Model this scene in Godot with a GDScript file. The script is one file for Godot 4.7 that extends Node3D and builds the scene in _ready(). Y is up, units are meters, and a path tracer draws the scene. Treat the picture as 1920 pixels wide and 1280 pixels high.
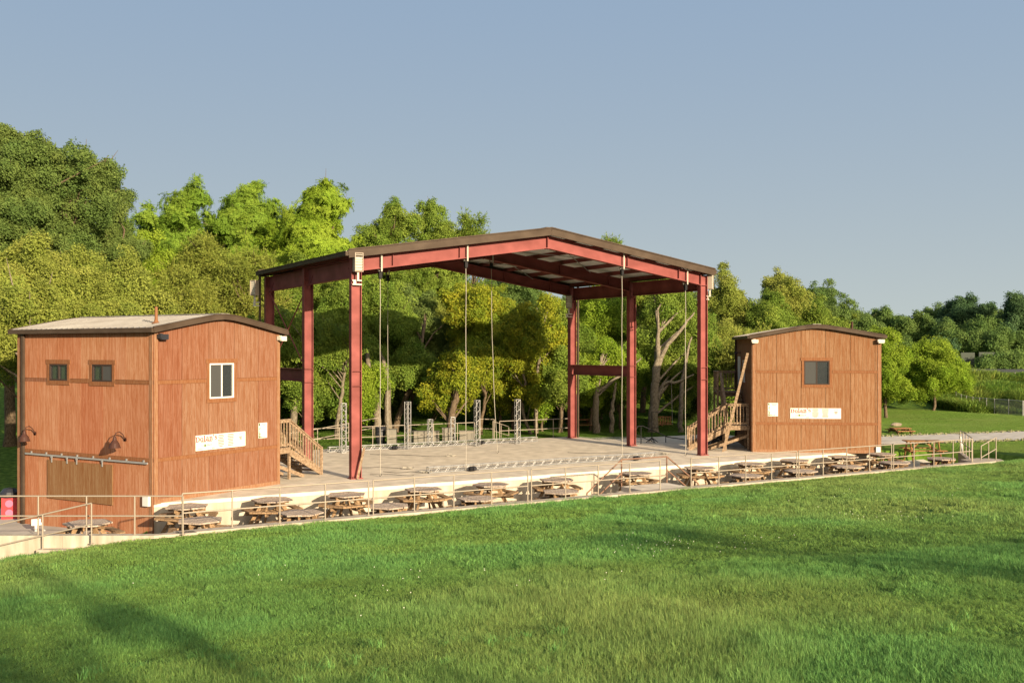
extends Node3D
# y is up, metres; the stage floor is y = 0 and the camera looks along -z. "Stage axes": u runs along the stage front, n runs from the front frame to the back.

const EYE := 5.18
const STAGE_ANGLE := 30.4
const SPAN := 18.28
const BAY := 5.8
const LANE := -1.05
var front_left := Vector3(-6.335, 0, -41.264)
var M := {}
var rng := RandomNumberGenerator.new()
var rough_noise := FastNoiseLite.new()
var leaf_meshes := []

# ---------------------------------------------------------------- geometry helpers
class Shape:
	var v := PackedVector3Array()
	var n := PackedVector3Array()
	var uv := PackedVector2Array()
	var c := PackedColorArray()
	var tint := Color.WHITE
	func tri(a: Vector3, b: Vector3, d: Vector3, nn = null) -> void:
		var m: Vector3 = (d - a).cross(b - a).normalized() if nn == null else nn
		for p in [a, b, d]:
			v.append(p)
			n.append(m)
			uv.append(Vector2(p.x + p.z, p.y))
			c.append(tint)
	func quad(a: Vector3, b: Vector3, d: Vector3, e: Vector3, us := Vector2.ZERO) -> void:   # clockwise from the front
		var m := (e - a).cross(b - a).normalized()
		if m == Vector3.ZERO:
			m = (e - d).cross(a - d).normalized()
		var w := (e - a).length()
		var h := (b - a).length()
		var ps := [a, b, d, a, d, e]
		var ts := [Vector2(0, 0), Vector2(0, h), Vector2(w, h), Vector2(0, 0), Vector2(w, h), Vector2(w, 0)]
		for i in 6:
			v.append(ps[i])
			n.append(m)
			uv.append(ts[i] + us)
			c.append(tint)
	func obox(p: Vector3, x: Vector3, y: Vector3, z: Vector3, us := Vector2.ZERO) -> void:   # centre and half axes (x cross y = z)
		for f in [[x, y, z], [-x, y, -z], [-z, y, x], [z, y, -x], [x, -z, y], [x, z, -y]]:
			var q: Vector3 = p + f[2]
			quad(q - f[0] - f[1], q - f[0] + f[1], q + f[0] + f[1], q + f[0] - f[1], us)
	func box(p: Vector3, s: Vector3, us := Vector2.ZERO) -> void:
		obox(p, Vector3(s.x / 2, 0, 0), Vector3(0, s.y / 2, 0), Vector3(0, 0, s.z / 2), us)
	func bar(a: Vector3, b: Vector3, w: float, h: float, up := Vector3.UP) -> void:         # a rectangular bar from a to b
		var y := (b - a)
		var d := y.normalized()
		var x := d.cross(up)
		if x.length() < 0.01:
			x = d.cross(Vector3.RIGHT)
		x = x.normalized()
		var z := x.cross(d)
		obox((a + b) / 2, x * w / 2, y / 2, z * h / 2)
	func tube(ps: Array, rs: Array, sides := 8, caps := true) -> void:
		var rings := []
		var dirs := []
		var x := Vector3.ZERO
		for i in ps.size():
			var d: Vector3 = (ps[mini(i + 1, ps.size() - 1)] - ps[maxi(i - 1, 0)]).normalized()
			x = d.cross(Vector3(0.13, 0.21, 0.97)) if x == Vector3.ZERO else x - d * x.dot(d)
			if x.length() < 0.01:
				x = d.cross(Vector3.RIGHT)
			x = x.normalized()
			var y := d.cross(x)
			var ring := []
			var dr := []
			for k in sides:
				var a := TAU * k / sides
				var o := x * cos(a) + y * sin(a)
				ring.append(ps[i] + o * rs[i])
				dr.append(o)
			rings.append(ring)
			dirs.append(dr)
		var along := 0.0
		for i in ps.size() - 1:
			var step: float = (ps[i + 1] - ps[i]).length()
			for k in sides:
				var l := (k + 1) % sides
				var idx := [[i, k], [i + 1, k], [i + 1, l], [i, k], [i + 1, l], [i, l]]
				for t in idx.size():
					var q = idx[t]
					v.append(rings[q[0]][q[1]])
					n.append(dirs[q[0]][q[1]])
					var kk: int = k + 1 if t in [2, 4, 5] else k
					uv.append(Vector2(kk * TAU * rs[0] / sides, along + (step if q[0] == i + 1 else 0.0)))
					c.append(tint)
			along += step
		if caps:
			for e in [[0, -1.0], [ps.size() - 1, 1.0]]:
				var m: Vector3 = (ps[mini(e[0] + 1, ps.size() - 1)] - ps[maxi(e[0] - 1, 0)]).normalized() * e[1]
				for k in sides:
					tri(ps[e[0]], rings[e[0]][k], rings[e[0]][(k + 1) % sides], m)
	func prism(poly: Array, base: Vector3, x: Vector3, y: Vector3, depth: Vector3) -> void:  # a convex outline (counter-clockwise in x, y) pushed along depth
		var pts := []
		for p in poly:
			pts.append(base + x * p.x + y * p.y)
		var m := depth.normalized()
		for i in range(1, pts.size() - 1):
			tri(pts[0] + depth, pts[i + 1] + depth, pts[i] + depth, m)
			tri(pts[0], pts[i], pts[i + 1], -m)
		for i in pts.size():
			var a: Vector3 = pts[i]
			var b: Vector3 = pts[(i + 1) % pts.size()]
			quad(a, a + depth, b + depth, b)
	func lathe(prof: Array, at := Vector3.ZERO, sides := 12) -> void:                       # (radius, height) pairs
		for i in prof.size() - 1:
			for k in sides:
				var a := TAU * k / sides
				var b := TAU * (k + 1) / sides
				var p0: Vector2 = prof[i]
				var p1: Vector2 = prof[i + 1]
				quad(at + Vector3(cos(b) * p0.x, p0.y, sin(b) * p0.x), at + Vector3(cos(b) * p1.x, p1.y, sin(b) * p1.x), at + Vector3(cos(a) * p1.x, p1.y, sin(a) * p1.x), at + Vector3(cos(a) * p0.x, p0.y, sin(a) * p0.x))
	func mesh() -> ArrayMesh:
		var a := []
		a.resize(Mesh.ARRAY_MAX)
		a[Mesh.ARRAY_VERTEX] = v
		a[Mesh.ARRAY_NORMAL] = n
		a[Mesh.ARRAY_TEX_UV] = uv
		a[Mesh.ARRAY_COLOR] = c
		var m := ArrayMesh.new()
		m.add_surface_from_arrays(Mesh.PRIMITIVE_TRIANGLES, a)
		return m

func obj(called: String, s, m: Material, parent: Node = self) -> MeshInstance3D:
	var o := MeshInstance3D.new()
	o.name = called
	o.mesh = s.mesh() if s is Shape else s
	o.material_override = m
	parent.add_child(o, true)
	return o

func tag(o: Node, label: String, category := "", group := "") -> Node:
	o.set_meta("label", label)
	if category:
		o.set_meta("category", category)
	if group:
		o.set_meta("group", group)
	return o

func thing(called: String, label: String, category: String, at := Vector3.ZERO, turn := 0.0, group := "") -> Node3D:
	var o := Node3D.new()
	o.name = called
	add_child(o, true)
	o.position = at
	o.rotation_degrees.y = turn
	return tag(o, label, category, group)

func copy(src: Node3D, label: String, at: Vector3, turn := 0.0) -> Node3D:
	var o: Node3D = src.duplicate()
	o.name = src.name
	add_child(o, true)
	o.position = at
	o.rotation_degrees.y = turn
	o.set_meta("label", label)
	return o

func struct(o: Node, label := "") -> Node:
	o.set_meta("kind", "structure")
	if label:
		o.set_meta("label", label)
	return o

func st(u: float, n: float, y := 0.0) -> Vector3:                                         # stage axes to the world
	var a := deg_to_rad(STAGE_ANGLE)
	return front_left + Vector3(u * cos(a) - n * sin(a), y, -(u * sin(a) + n * cos(a)))

func un(p: Vector3) -> Vector2:                                                           # and back
	var a := deg_to_rad(STAGE_ANGLE)
	var q := p - front_left
	return Vector2(q.x * cos(a) - q.z * sin(a), -q.x * sin(a) - q.z * cos(a))

# ---------------------------------------------------------------- materials
func mat(called: String, lin: Color, rough := 0.8, tex: Texture2D = null, scale := 1.0, triplanar := true) -> StandardMaterial3D:
	var m := StandardMaterial3D.new()
	m.resource_name = called
	m.albedo_color = lin.linear_to_srgb()
	m.roughness = rough
	m.metallic_specular = 0.2 if rough >= 0.45 else 0.5
	if tex:
		m.albedo_texture = tex
		m.uv1_scale = Vector3.ONE * scale
		m.uv1_triplanar = triplanar
		m.uv1_world_triplanar = triplanar
	M[called] = m
	return m

func mottled(size: int, freq: float, lo: Color, hi: Color, seed_: int, sx := 1.0, sy := 1.0, grit := 0.1, octaves := 5) -> ImageTexture:
	var f := FastNoiseLite.new()
	f.seed = seed_
	f.frequency = freq
	f.fractal_octaves = octaves
	var r := RandomNumberGenerator.new()
	r.seed = seed_
	var im := Image.create_empty(size, size, false, Image.FORMAT_RGB8)
	for y in size:
		var ty := smoothstep(0.0, 1.0, clampf((float(y) / size - 0.8) / 0.2, 0, 1))
		for x in size:
			var k := f.get_noise_2d(x * sx, y * sy)
			if ty > 0.0:
				k = lerpf(k, f.get_noise_2d(x * sx, (y - size) * sy), ty)
			var tx := clampf((float(x) / size - 0.8) / 0.2, 0, 1)
			if tx > 0.0:
				k = lerpf(k, f.get_noise_2d((x - size) * sx, y * sy), smoothstep(0.0, 1.0, tx))
			k = clampf(0.5 + 0.9 * k + grit * (r.randf() - 0.5), 0, 1)
			im.set_pixel(x, y, lo.lerp(hi, k))
	im.generate_mipmaps()
	return ImageTexture.create_from_image(im)

func grain(size: int, seed_: int) -> ImageTexture:                                          # rough-sawn plywood: long wavering streaks with flame figure
	var f := FastNoiseLite.new()
	f.seed = seed_
	f.frequency = 0.012
	f.fractal_octaves = 3
	var g := FastNoiseLite.new()
	g.seed = seed_ + 7
	g.frequency = 0.05
	var im := Image.create_empty(size, size, false, Image.FORMAT_RGB8)
	for y in size:
		var ty := smoothstep(0.0, 1.0, clampf((float(y) / size - 0.75) / 0.25, 0, 1))
		for x in size:
			var ks := [0.0, 0.0]
			for t in (2 if ty > 0.0 else 1):
				var yy: float = y - size * t
				var w := f.get_noise_2d(x * 0.9, yy * 0.10 + 300.0)
				var ring := 0.5 + 0.5 * sin(x * 0.16 + w * 30.0)
				var fine := g.get_noise_2d(x * 2.6, yy * 0.06)
				var broad := g.get_noise_2d(x * 0.55, yy * 0.03 + 700.0)
				ks[t] = 0.5 + 0.28 * (ring - 0.5) + 0.75 * fine + 0.55 * broad
			var k := clampf(lerpf(ks[0], ks[1], ty), 0, 1)
			im.set_pixel(x, y, Color(0.88, 0.77, 0.68).lerp(Color(1.0, 1.0, 1.0), smoothstep(0.1, 0.9, k)))
	im.generate_mipmaps()
	return ImageTexture.create_from_image(im)

func make_materials() -> void:
	var concrete := mottled(512, 0.012, Color(0.86, 0.85, 0.83), Color(1, 0.99, 0.97), 3, 1, 1, 0.08)
	var wood := grain(512, 11)
	var weathered := mottled(256, 0.03, Color(0.66, 0.63, 0.60), Color(1, 1, 1), 5, 1.0, 1.0, 0.25)
	var steel := mottled(256, 0.01, Color(0.80, 0.78, 0.77), Color(1, 1, 1), 8, 1, 1, 0.03)
	var cast := mottled(256, 0.02, Color(0.80, 0.78, 0.75), Color(1, 1, 1), 17, 1.6, 0.28, 0.08)
	var bark := mottled(256, 0.03, Color(0.45, 0.43, 0.40), Color(1, 1, 1), 9, 2.5, 0.5, 0.35)
	var turf := mottled(512, 0.02, Color(0.55, 0.62, 0.45), Color(1, 1, 0.9), 21, 1, 1, 0.45)
	mat("stage concrete", Color(0.602, 0.547, 0.474), 0.9, concrete, 0.16)
	mat("wall concrete", Color(0.44, 0.398, 0.333), 0.9, cast, 0.31)
	mat("kerb concrete", Color(0.403, 0.36, 0.31), 0.9, concrete, 0.4)
	mat("paving", Color(0.451, 0.428, 0.397), 0.92, concrete, 0.11)
	mat("asphalt", Color(0.487, 0.464, 0.432), 0.95, concrete, 0.2)
	mat("gravel", Color(0.30, 0.275, 0.23), 0.95, turf, 1.2)
	var tints := [Color(0.189, 0.095, 0.061), Color(0.193, 0.103, 0.068), Color(0.198, 0.111, 0.074), Color(0.182, 0.086, 0.055), Color(0.201, 0.116, 0.076), Color(0.187, 0.098, 0.064)]
	for i in tints.size():
		mat("siding %d" % i, tints[i], 0.85, wood, 0.55, false)
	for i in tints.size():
		mat("red siding %d" % i, Color(tints[i].r * 1.72, tints[i].g * 1.62, tints[i].b * 1.48), 0.85, wood, 0.55, false)  # redder siding, also lightened to offset the weaker sun on the side wall
	var tan := [Color(0.209, 0.124, 0.073), Color(0.199, 0.115, 0.065), Color(0.216, 0.129, 0.075)]
	for i in tan.size():
		mat("pale siding %d" % i, tan[i], 0.85, wood, 0.55, false)
	mat("shutter wood", Color(0.194, 0.117, 0.061), 0.85, wood, 0.55, false)
	mat("trim", Color(0.189, 0.094, 0.049), 0.85, wood, 0.9, false)
	mat("corner board", Color(0.236, 0.143, 0.09), 0.85, wood, 0.9, false)
	mat("brown metal", Color(0.068, 0.05, 0.037), 0.5, steel, 0.5)
	mat("roof metal", Color(0.32, 0.313, 0.3), 0.45, steel, 0.3)
	M["roof metal"].metallic = 0.25
	mat("dark soffit", Color(0.07, 0.045, 0.04), 0.8)
	mat("red steel", Color(0.224, 0.069, 0.065), 0.55, steel, 0.4)
	mat("skylight", Color(0.75, 0.76, 0.76), 0.6)
	M["skylight"].backlight_enabled = true
	M["skylight"].backlight = Color(0.9, 0.9, 0.9)
	mat("deck wood", Color(0.322, 0.238, 0.164), 0.85, weathered, 1.0)
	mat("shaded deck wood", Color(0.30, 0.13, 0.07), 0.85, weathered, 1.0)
	mat("table wood", Color(0.346, 0.237, 0.141), 0.9, weathered, 1.6)
	mat("table plank", Color(0.462, 0.391, 0.331), 0.92, weathered, 1.6)
	mat("new table wood", Color(0.312, 0.175, 0.081), 0.85, weathered, 1.3)
	mat("rail", Color(0.27, 0.235, 0.19), 0.5)
	M["rail"].metallic = 0.2
	mat("dark rail", Color(0.17, 0.10, 0.07), 0.5)
	mat("black metal", Color(0.015, 0.015, 0.017), 0.5)
	mat("aluminium", Color(0.274, 0.274, 0.274), 0.35)
	M["aluminium"].metallic = 0.55
	mat("galvanised", Color(0.306, 0.306, 0.306), 0.4)
	M["galvanised"].metallic = 0.4
	mat("guard steel", Color(0.022, 0.027, 0.036), 0.5)
	mat("box sign grey", Color(0.045, 0.055, 0.045), 0.6)
	mat("white paint", Color(0.51, 0.504, 0.484), 0.5)
	mat("sign board", Color(0.553, 0.534, 0.486), 0.55)
	mat("red print", Color(0.45, 0.03, 0.03), 0.6)
	mat("grey print", Color(0.084, 0.081, 0.076), 0.7)
	mat("green print", Color(0.084, 0.14, 0.049), 0.7)
	mat("blue print", Color(0.20, 0.18, 0.32), 0.7)
	mat("cream box", Color(0.472, 0.446, 0.383), 0.5)
	mat("tan box", Color(0.282, 0.237, 0.192), 0.5)
	mat("window frame brown", Color(0.04, 0.028, 0.024), 0.5)
	mat("screen", Color(0.05, 0.052, 0.052), 0.8)
	mat("dark interior", Color(0.012, 0.012, 0.011), 0.8)
	mat("green_reflection", Color(0.07, 0.10, 0.045), 0.9)  # green of the reflection painted behind the left cabin's glass
	var gl := mat("glass", Color(0.05, 0.06, 0.07), 0.05)
	gl.transparency = BaseMaterial3D.TRANSPARENCY_ALPHA
	gl.albedo_color.a = 0.25
	mat("cable", Color(0.06, 0.055, 0.05), 0.6)
	mat("chain", Color(0.329, 0.306, 0.262), 0.5)
	mat("bronze lamp", Color(0.050, 0.024, 0.019), 0.45)
	mat("red plastic", Color(0.4, 0.016, 0.024), 0.4)
	mat("emblem", Color(0.42, 0.12, 0.20), 0.5)
	mat("black plastic", Color(0.02, 0.02, 0.025), 0.35)
	mat("blue plastic", Color(0.08, 0.10, 0.35), 0.5)
	mat("beige metal", Color(0.173, 0.161, 0.137), 0.5)
	mat("stone", Color(0.26, 0.22, 0.175), 0.9, concrete, 1.5)
	mat("bark", Color(0.204, 0.157, 0.109), 0.95, bark, 1.0, false)
	mat("pale bark", Color(0.288, 0.251, 0.194), 0.95, bark, 1.0, false)
	mat("soil turf", Color(0.06, 0.12, 0.035), 1.0, turf, 0.35)
	mat("far turf", Color(0.13, 0.21, 0.04), 1.0, turf, 0.22)
	mat("shingle", Color(0.035, 0.04, 0.055), 0.9)
	var mesh_wire := mat("wire mesh", Color(0.20, 0.20, 0.19), 0.5)
	mesh_wire.transparency = BaseMaterial3D.TRANSPARENCY_ALPHA
	mesh_wire.albedo_color.a = 0.48
	var leaf := mat("leaf", Color(1, 1, 1), 0.55)
	leaf.vertex_color_use_as_albedo = true
	leaf.backlight_enabled = true
	leaf.backlight = Color(0.9, 0.9, 0.9)
	var blade := mat("grass blade", Color(1, 1, 1), 0.6)
	blade.vertex_color_use_as_albedo = true
	blade.backlight_enabled = true
	blade.backlight = Color(0.8, 0.8, 0.8)
	mat("flower", Color(0.75, 0.72, 0.66), 0.8)

# ---------------------------------------------------------------- camera, sky, sun
func _ready() -> void:
	rng.seed = 4
	rough_noise.seed = 2
	rough_noise.frequency = 0.07
	var cam := Camera3D.new()
	cam.name = "camera"
	add_child(cam)
	cam.position = Vector3(0, EYE, 0)
	var near := 0.1
	cam.set_frustum(near * 1280.0 / 1914.0, Vector2(0, near * 17.0 / 1914.0), near, 1500.0)
	cam.current = true
	var env := Environment.new()
	var sky := Sky.new()
	var sm := ProceduralSkyMaterial.new()
	sm.sky_top_color = Color(0.345, 0.419, 0.508)
	sm.sky_horizon_color = Color(0.503, 0.527, 0.515)
	sm.sky_curve = 0.15
	sm.ground_horizon_color = Color(0.45, 0.47, 0.42)
	sm.ground_bottom_color = Color(0.25, 0.28, 0.20)
	sm.sun_angle_max = 85
	sm.sun_curve = 0.55
	sky.sky_material = sm
	env.background_mode = Environment.BG_SKY
	env.sky = sky
	env.tonemap_mode = Environment.TONE_MAPPER_LINEAR
	env.tonemap_exposure = 2.5
	env.sdfgi_enabled = true
	env.ssao_enabled = true
	env.ssil_enabled = true
	var we := WorldEnvironment.new()
	we.name = "environment"
	we.environment = env
	add_child(we)
	var sun := DirectionalLight3D.new()
	sun.name = "sun"
	sun.light_energy = 1.5
	sun.light_color = Color(1.0, 0.91, 0.77)
	sun.light_angular_distance = 0.5
	sun.shadow_enabled = true
	add_child(sun)
	var el := deg_to_rad(14.0)
	var way := Vector3(-0.565 * cos(el), -sin(el), -0.825 * cos(el)).normalized()
	sun.look_at_from_position(Vector3.ZERO, way)
	make_materials()
	make_leaves()
	build_ground()
	build_stage()
	build_canopy()
	build_lane()
	build_cabins()
	build_rails()
	build_tables()
	build_backstage()
	build_right_side()
	build_trees()
	build_grass()

# ---------------------------------------------------------------- ground
func lawn_height(x: float, d: float) -> float:
	var q := un(Vector3(x, 0, -d))
	var up := -9.05 - q.y
	var rise := 0.076 * (up if up < 30.0 else 30.0 + 14.0 * (1.0 - exp(-(up - 30.0) / 20.0)))
	var drop := 0.12 * maxf(0.0, -10.3 - x)
	if drop > 1.0:
		drop = 1.0 + 0.2 * (drop - 1.0)
	var bump := 0.10 * rough_noise.get_noise_2d(x * 1.7, d * 1.7) * smoothstep(0.0, 3.0, up)
	return -0.09 + rise - drop + bump

func ground_height(u: float, n: float) -> float:
	var p := st(u, n)
	var x := p.x
	var d := -p.z
	var back := 0.06 * maxf(0.0, d - 66.0)
	back = minf(back, 3.0 + 0.02 * maxf(0.0, d - 116.0))
	var left := -1.22 + 0.10 * maxf(0.0, d - 52.0)
	left = minf(left, 4.0)
	var h := lerpf(left, -0.07 + back, smoothstep(-17.0, -9.0, x))
	var r := smoothstep(20.0, 34.0, x - (d - 80.0) * 0.25)
	h = lerpf(h, -0.07, smoothstep(12.0, 24.0, x) * (1.0 - smoothstep(84.0, 100.0, d)))
	var bank := 2.55 * smoothstep(86.0, 107.0, d) + 0.10 * maxf(0.0, d - 124.0)
	h = lerpf(h, -0.07 + minf(bank, 6.5), r)
	if d > 60.0:
		h += 0.25 * rough_noise.get_noise_2d(x * 0.6, d * 0.6) * smoothstep(66.0, 80.0, d)
	if n > -9.0 and n < -2.7 and u < 32.0:
		h = -2.2
	if n < 8.0 and u < -8.5 and d < 51.0:
		h = -2.2
	return h

func sheet(us: Array, ns: Array, at: Callable) -> Shape:
	var s := Shape.new()
	for j in ns.size() - 1:
		for i in us.size() - 1:
			var a: Vector3 = at.call(us[i], ns[j])
			var b: Vector3 = at.call(us[i], ns[j + 1])
			var c: Vector3 = at.call(us[i + 1], ns[j + 1])
			var e: Vector3 = at.call(us[i + 1], ns[j])
			s.quad(a, b, c, e)
	return s

func spread(lo: float, hi: float, step: float) -> Array:
	var out := []
	var k := maxi(1, roundi((hi - lo) / step))
	for i in k + 1:
		out.append(lo + (hi - lo) * i / k)
	return out

func smooth(s: Shape) -> Shape:                                                           # average normals where points meet
	var sum := {}
	for i in s.v.size():
		var k := Vector3i(s.v[i] * 200.0)
		sum[k] = sum.get(k, Vector3.ZERO) + s.n[i]
	for i in s.v.size():
		s.n[i] = sum[Vector3i(s.v[i] * 200.0)].normalized()
	return s

func flat(pts: Array, y: float, thick := 0.0) -> Shape:                                    # a convex outline of (x, depth) points, anticlockwise from above
	var s := Shape.new()
	var o := []
	for p in pts:
		o.append(Vector2(p.x, p.y))
	s.prism(o, Vector3(0, y - maxf(thick, 0.004), 0), Vector3(1, 0, 0), Vector3(0, 0, -1), Vector3(0, maxf(thick, 0.004), 0))
	return s

func build_ground() -> void:
	var us: Array = [-420.0, -260.0, -160.0, -100.0, -70.0] + spread(-50.0, 90.0, 2.0) + [100.0, 115.0, 135.0, 160.0, 200.0, 260.0, 340.0, 430.0]
	var ns: Array = [-9.05, -8.95, -2.75, -2.65] + spread(-2.0, 8.0, 2.0) + spread(10.0, 110.0, 2.0) + [120.0, 135.0, 155.0, 180.0, 220.0, 300.0, 420.0, 600.0]
	var g := obj("ground", smooth(sheet(us, ns, func(u, n): return st(u, n, ground_height(u, n)))), M["far turf"])
	struct(g, "grassy ground behind and beside the stage")
	# lawn: from the kerb line towards and past the viewer
	var line := []
	for u in spread(-8.9, 34.0, 1.0):
		line.append(st(u, -9.05))
	for u in [38.0, 44.0, 52.0, 65.0, 90.0, 130.0, 200.0]:
		line.append(st(u, -9.05))
	for x in [-10.2, -10.9, -11.8, -13.0, -14.5, -16.0, -18.0, -21.0, -26.0, -34.0, -50.0, -80.0, -140.0]:
		line.push_front(Vector3(x, 0, -28.82 + 0.1 * clampf((x + 10.9), 0.0, 1.0)))
	var ts: Array = [0.0, 0.15, 0.4] + spread(0.8, 40.0, 0.8) + spread(43.0, 130.0, 6.0)
	var back := st(0, 0) - st(0, 1)
	var l := obj("lawn", smooth(sheet(range(line.size()), ts, func(i, t):
		var p: Vector3 = line[i] + back * t
		return Vector3(p.x, lawn_height(p.x, -p.z), p.z)
	)), M["soil turf"])
	struct(l, "sloping grass lawn in the foreground")

# ---------------------------------------------------------------- stage floor and retaining walls
func in_stage(s: Shape, poly: Array, y: float, thick: float) -> void:                       # (u, n) outline, pushed down
	s.prism(poly, st(0, 0, y - thick), st(1, 0) - st(0, 0), st(0, 1) - st(0, 0), Vector3(0, thick, 0))

func build_stage() -> void:
	var floor_ := Node3D.new()
	floor_.name = "stage_floor"
	add_child(floor_)
	struct(floor_, "broad pale concrete stage floor")
	var gap := 0.0025
	var cols := [-8.4, -5.4, -1.8, 1.8, 5.5, 9.14, 12.8, 16.4, 18.9, 22.0, 25.0, 27.6]
	var rows := [-2.8, 0.6, 4.3, 7.0, 9.7, 12.4]
	for i in cols.size() - 1:
		for j in rows.size() - 1:
			if cols[i] >= 18.8 and rows[j] >= 9.0:
				continue
			if cols[i] < -1.9 and rows[j] > 4.0:
				continue
			var s := Shape.new()
			in_stage(s, [Vector2(cols[i] + gap, rows[j] + gap), Vector2(cols[i + 1] - gap, rows[j] + gap), Vector2(cols[i + 1] - gap, rows[j + 1] - gap), Vector2(cols[i] + gap, rows[j + 1] - gap)], 0.0, 0.14)
			obj("slab", s, M["stage concrete"], floor_)
	var base := Shape.new()
	in_stage(base, [Vector2(-8.3, -2.7), Vector2(27.5, -2.7), Vector2(27.5, 6.9), Vector2(18.8, 12.3), Vector2(1.8, 12.3), Vector2(-1.8, 6.9), Vector2(-8.8, 6.9)], -0.012, 0.3)
	obj("slab_bed", base, M["paving"], floor_)
	# the wall below the stage's front edge
	var wall := thing("retaining_wall", "cream concrete wall below the front edge of the stage", "wall")
	var us := [-8.42, -4.6, -0.4, 3.9, 8.2, 12.4, 16.7, 21.0, 25.2, 27.55]
	for i in us.size() - 1:
		var s := Shape.new()
		in_stage(s, [Vector2(us[i] + 0.006, -2.8), Vector2(us[i + 1] - 0.006, -2.8), Vector2(us[i + 1] - 0.006, -2.55), Vector2(us[i] + 0.006, -2.55)], -0.146, 1.2)
		obj("wall_panel", s, M["wall concrete"], wall)

func build_lane() -> void:
	var lane := Shape.new()
	in_stage(lane, [Vector2(-9.5, -8.7), Vector2(31.2, -8.7), Vector2(31.2, -4.4), Vector2(27.55, -2.8), Vector2(-9.5, -2.8)], LANE, 0.3)
	struct(obj("lane_floor", lane, M["wall concrete"]), "sunken concrete lane between stage and lawn")
	var ramp := Shape.new()
	var a := st(27.56, -2.75, LANE + 0.004)
	ramp.quad(st(27.56, -4.4, LANE + 0.004), st(27.56, 0.2, -0.01), st(33.0, 0.2, -0.01), st(33.0, -4.4, LANE + 0.004))
	struct(obj("paved_ramp", ramp, M["paving"]), "paved slope at the far end of the lane")
	var apron := flat([st(27.6, 0.15), st(33.0, 0.15), st(33.5, 6.0), st(27.6, 6.0)].map(func(p): return Vector2(p.x, -p.z)), -0.012)
	struct(obj("paved_apron", apron, M["paving"]), "pavement beside the far cabin")
	# left: the floor falls towards the left edge of the picture
	var left := Shape.new()
	var xs := [-40.0, -24.0, -19.0, -16.0, -13.0, -11.2, -9.4]
	var hs := [-1.5, -1.4, -1.32, -1.20, -1.12, -1.07, -1.053]
	for i in xs.size() - 1:
		left.quad(Vector3(xs[i], hs[i], -28.6), Vector3(xs[i], hs[i] - (0.0 if xs[i] > -18.0 else -0.12), -51.0), Vector3(xs[i + 1], hs[i + 1] - (0.0 if xs[i + 1] > -18.0 else -0.12), -51.0), Vector3(xs[i + 1], hs[i + 1], -28.6))
	struct(obj("paved_path", left, M["paving"]), "concrete path along the near side of the left cabin")
	# kerb along the lawn and the wall to its left
	var kerb := thing("kerb", "pale concrete kerb along the lawn edge", "kerb")
	var us: Array = spread(-9.0, 28.4, 2.6)
	for i in us.size() - 1:
		var s := Shape.new()
		in_stage(s, [Vector2(us[i] + 0.004, -9.06), Vector2(us[i + 1] - 0.004, -9.06), Vector2(us[i + 1] - 0.004, -8.62), Vector2(us[i] + 0.004, -8.62)], 0.0, 1.2)
		obj("kerb_segment", s, M["kerb concrete"], kerb)
	var tip := flat([st(28.41, -9.06), st(29.0, -9.0), st(29.35, -8.6), st(29.3, -8.1), st(28.8, -7.7), st(27.6, -7.7), st(27.2, -8.61), st(28.41, -8.61)].map(func(p): return Vector2(p.x, -p.z)), -0.005, 0.4)
	obj("kerb_end", tip, M["kerb concrete"], kerb)
	var wall := thing("garden_wall", "low pale concrete wall left of the kerb with grass at its foot", "wall")
	xs = [-30.0, -25.4, -20.9, -16.4, -12.6, -10.05]
	for i in xs.size() - 1:
		var s := Shape.new()
		s.box(Vector3((xs[i] + xs[i + 1]) / 2, -0.95, -28.72), Vector3(xs[i + 1] - xs[i] - 0.008, 1.9, 0.30))
		obj("wall_panel", s, M["wall concrete"], wall)
	var bend := Shape.new()
	bend.prism([Vector2(-10.046, 28.57), Vector2(-8.95, 29.04), Vector2(-9.2, 29.42), Vector2(-10.046, 28.87)], Vector3(0, -1.2, 0), Vector3(1, 0, 0), Vector3(0, 0, -1), Vector3(0, 1.2, 0))
	obj("wall_corner", bend, M["kerb concrete"], wall)
	var foot := Shape.new()
	for i in 9:
		var x0 := -30.0 + i * 2.1
		var h0 := lawn_height(x0 + 1.05, 28.35) + 0.03
		foot.box(Vector3(x0 + 1.05, h0 - 0.15, -28.42), Vector3(2.1, 0.3, 0.26))
	obj("wall_footing", foot, M["kerb concrete"], wall)
	# landing with steps down into the lane on both sides
	var land := thing("concrete_steps", "concrete landing with steps down to the lane either side", "steps")
	var s := Shape.new()
	in_stage(s, [Vector2(7.9, -8.615), Vector2(10.1, -8.615), Vector2(10.1, -7.3), Vector2(7.9, -7.3)], -0.006, 0.9)
	obj("landing", s, M["stage concrete"], land)
	for k in 5:
		for side in [-1, 1]:
			var t := Shape.new()
			var e: float = 7.896 - 0.3 * k if side < 0 else 10.104 + 0.3 * k
			in_stage(t, [Vector2(minf(e, e + 0.296 * side), -8.61), Vector2(maxf(e, e + 0.296 * side), -8.61), Vector2(maxf(e, e + 0.296 * side), -7.35), Vector2(minf(e, e + 0.296 * side), -7.35)], -0.175 * (k + 1), 1.06 - 0.175 * (k + 1))
			obj("step", t, M["stage concrete"], land)
	var end := thing("end_wall", "small tan wall closing the lane below the last railing", "wall")
	s = Shape.new()
	s.bar(st(27.3, -8.55, -0.43), st(30.9, -5.3, -0.43), 0.2, 0.86, Vector3.UP)
	obj("wall_panel", s, M["tan box"], end)
	# drive beyond
	var road := flat([Vector2(17.0, 56.4), Vector2(22.0, 57.0), Vector2(30.0, 59.4), Vector2(60.0, 69.5), Vector2(60.0, 76.5), Vector2(33.0, 65.7), Vector2(22.5, 62.0), Vector2(12.0, 59.4), Vector2(12.0, 56.0)], -0.02)
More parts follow.
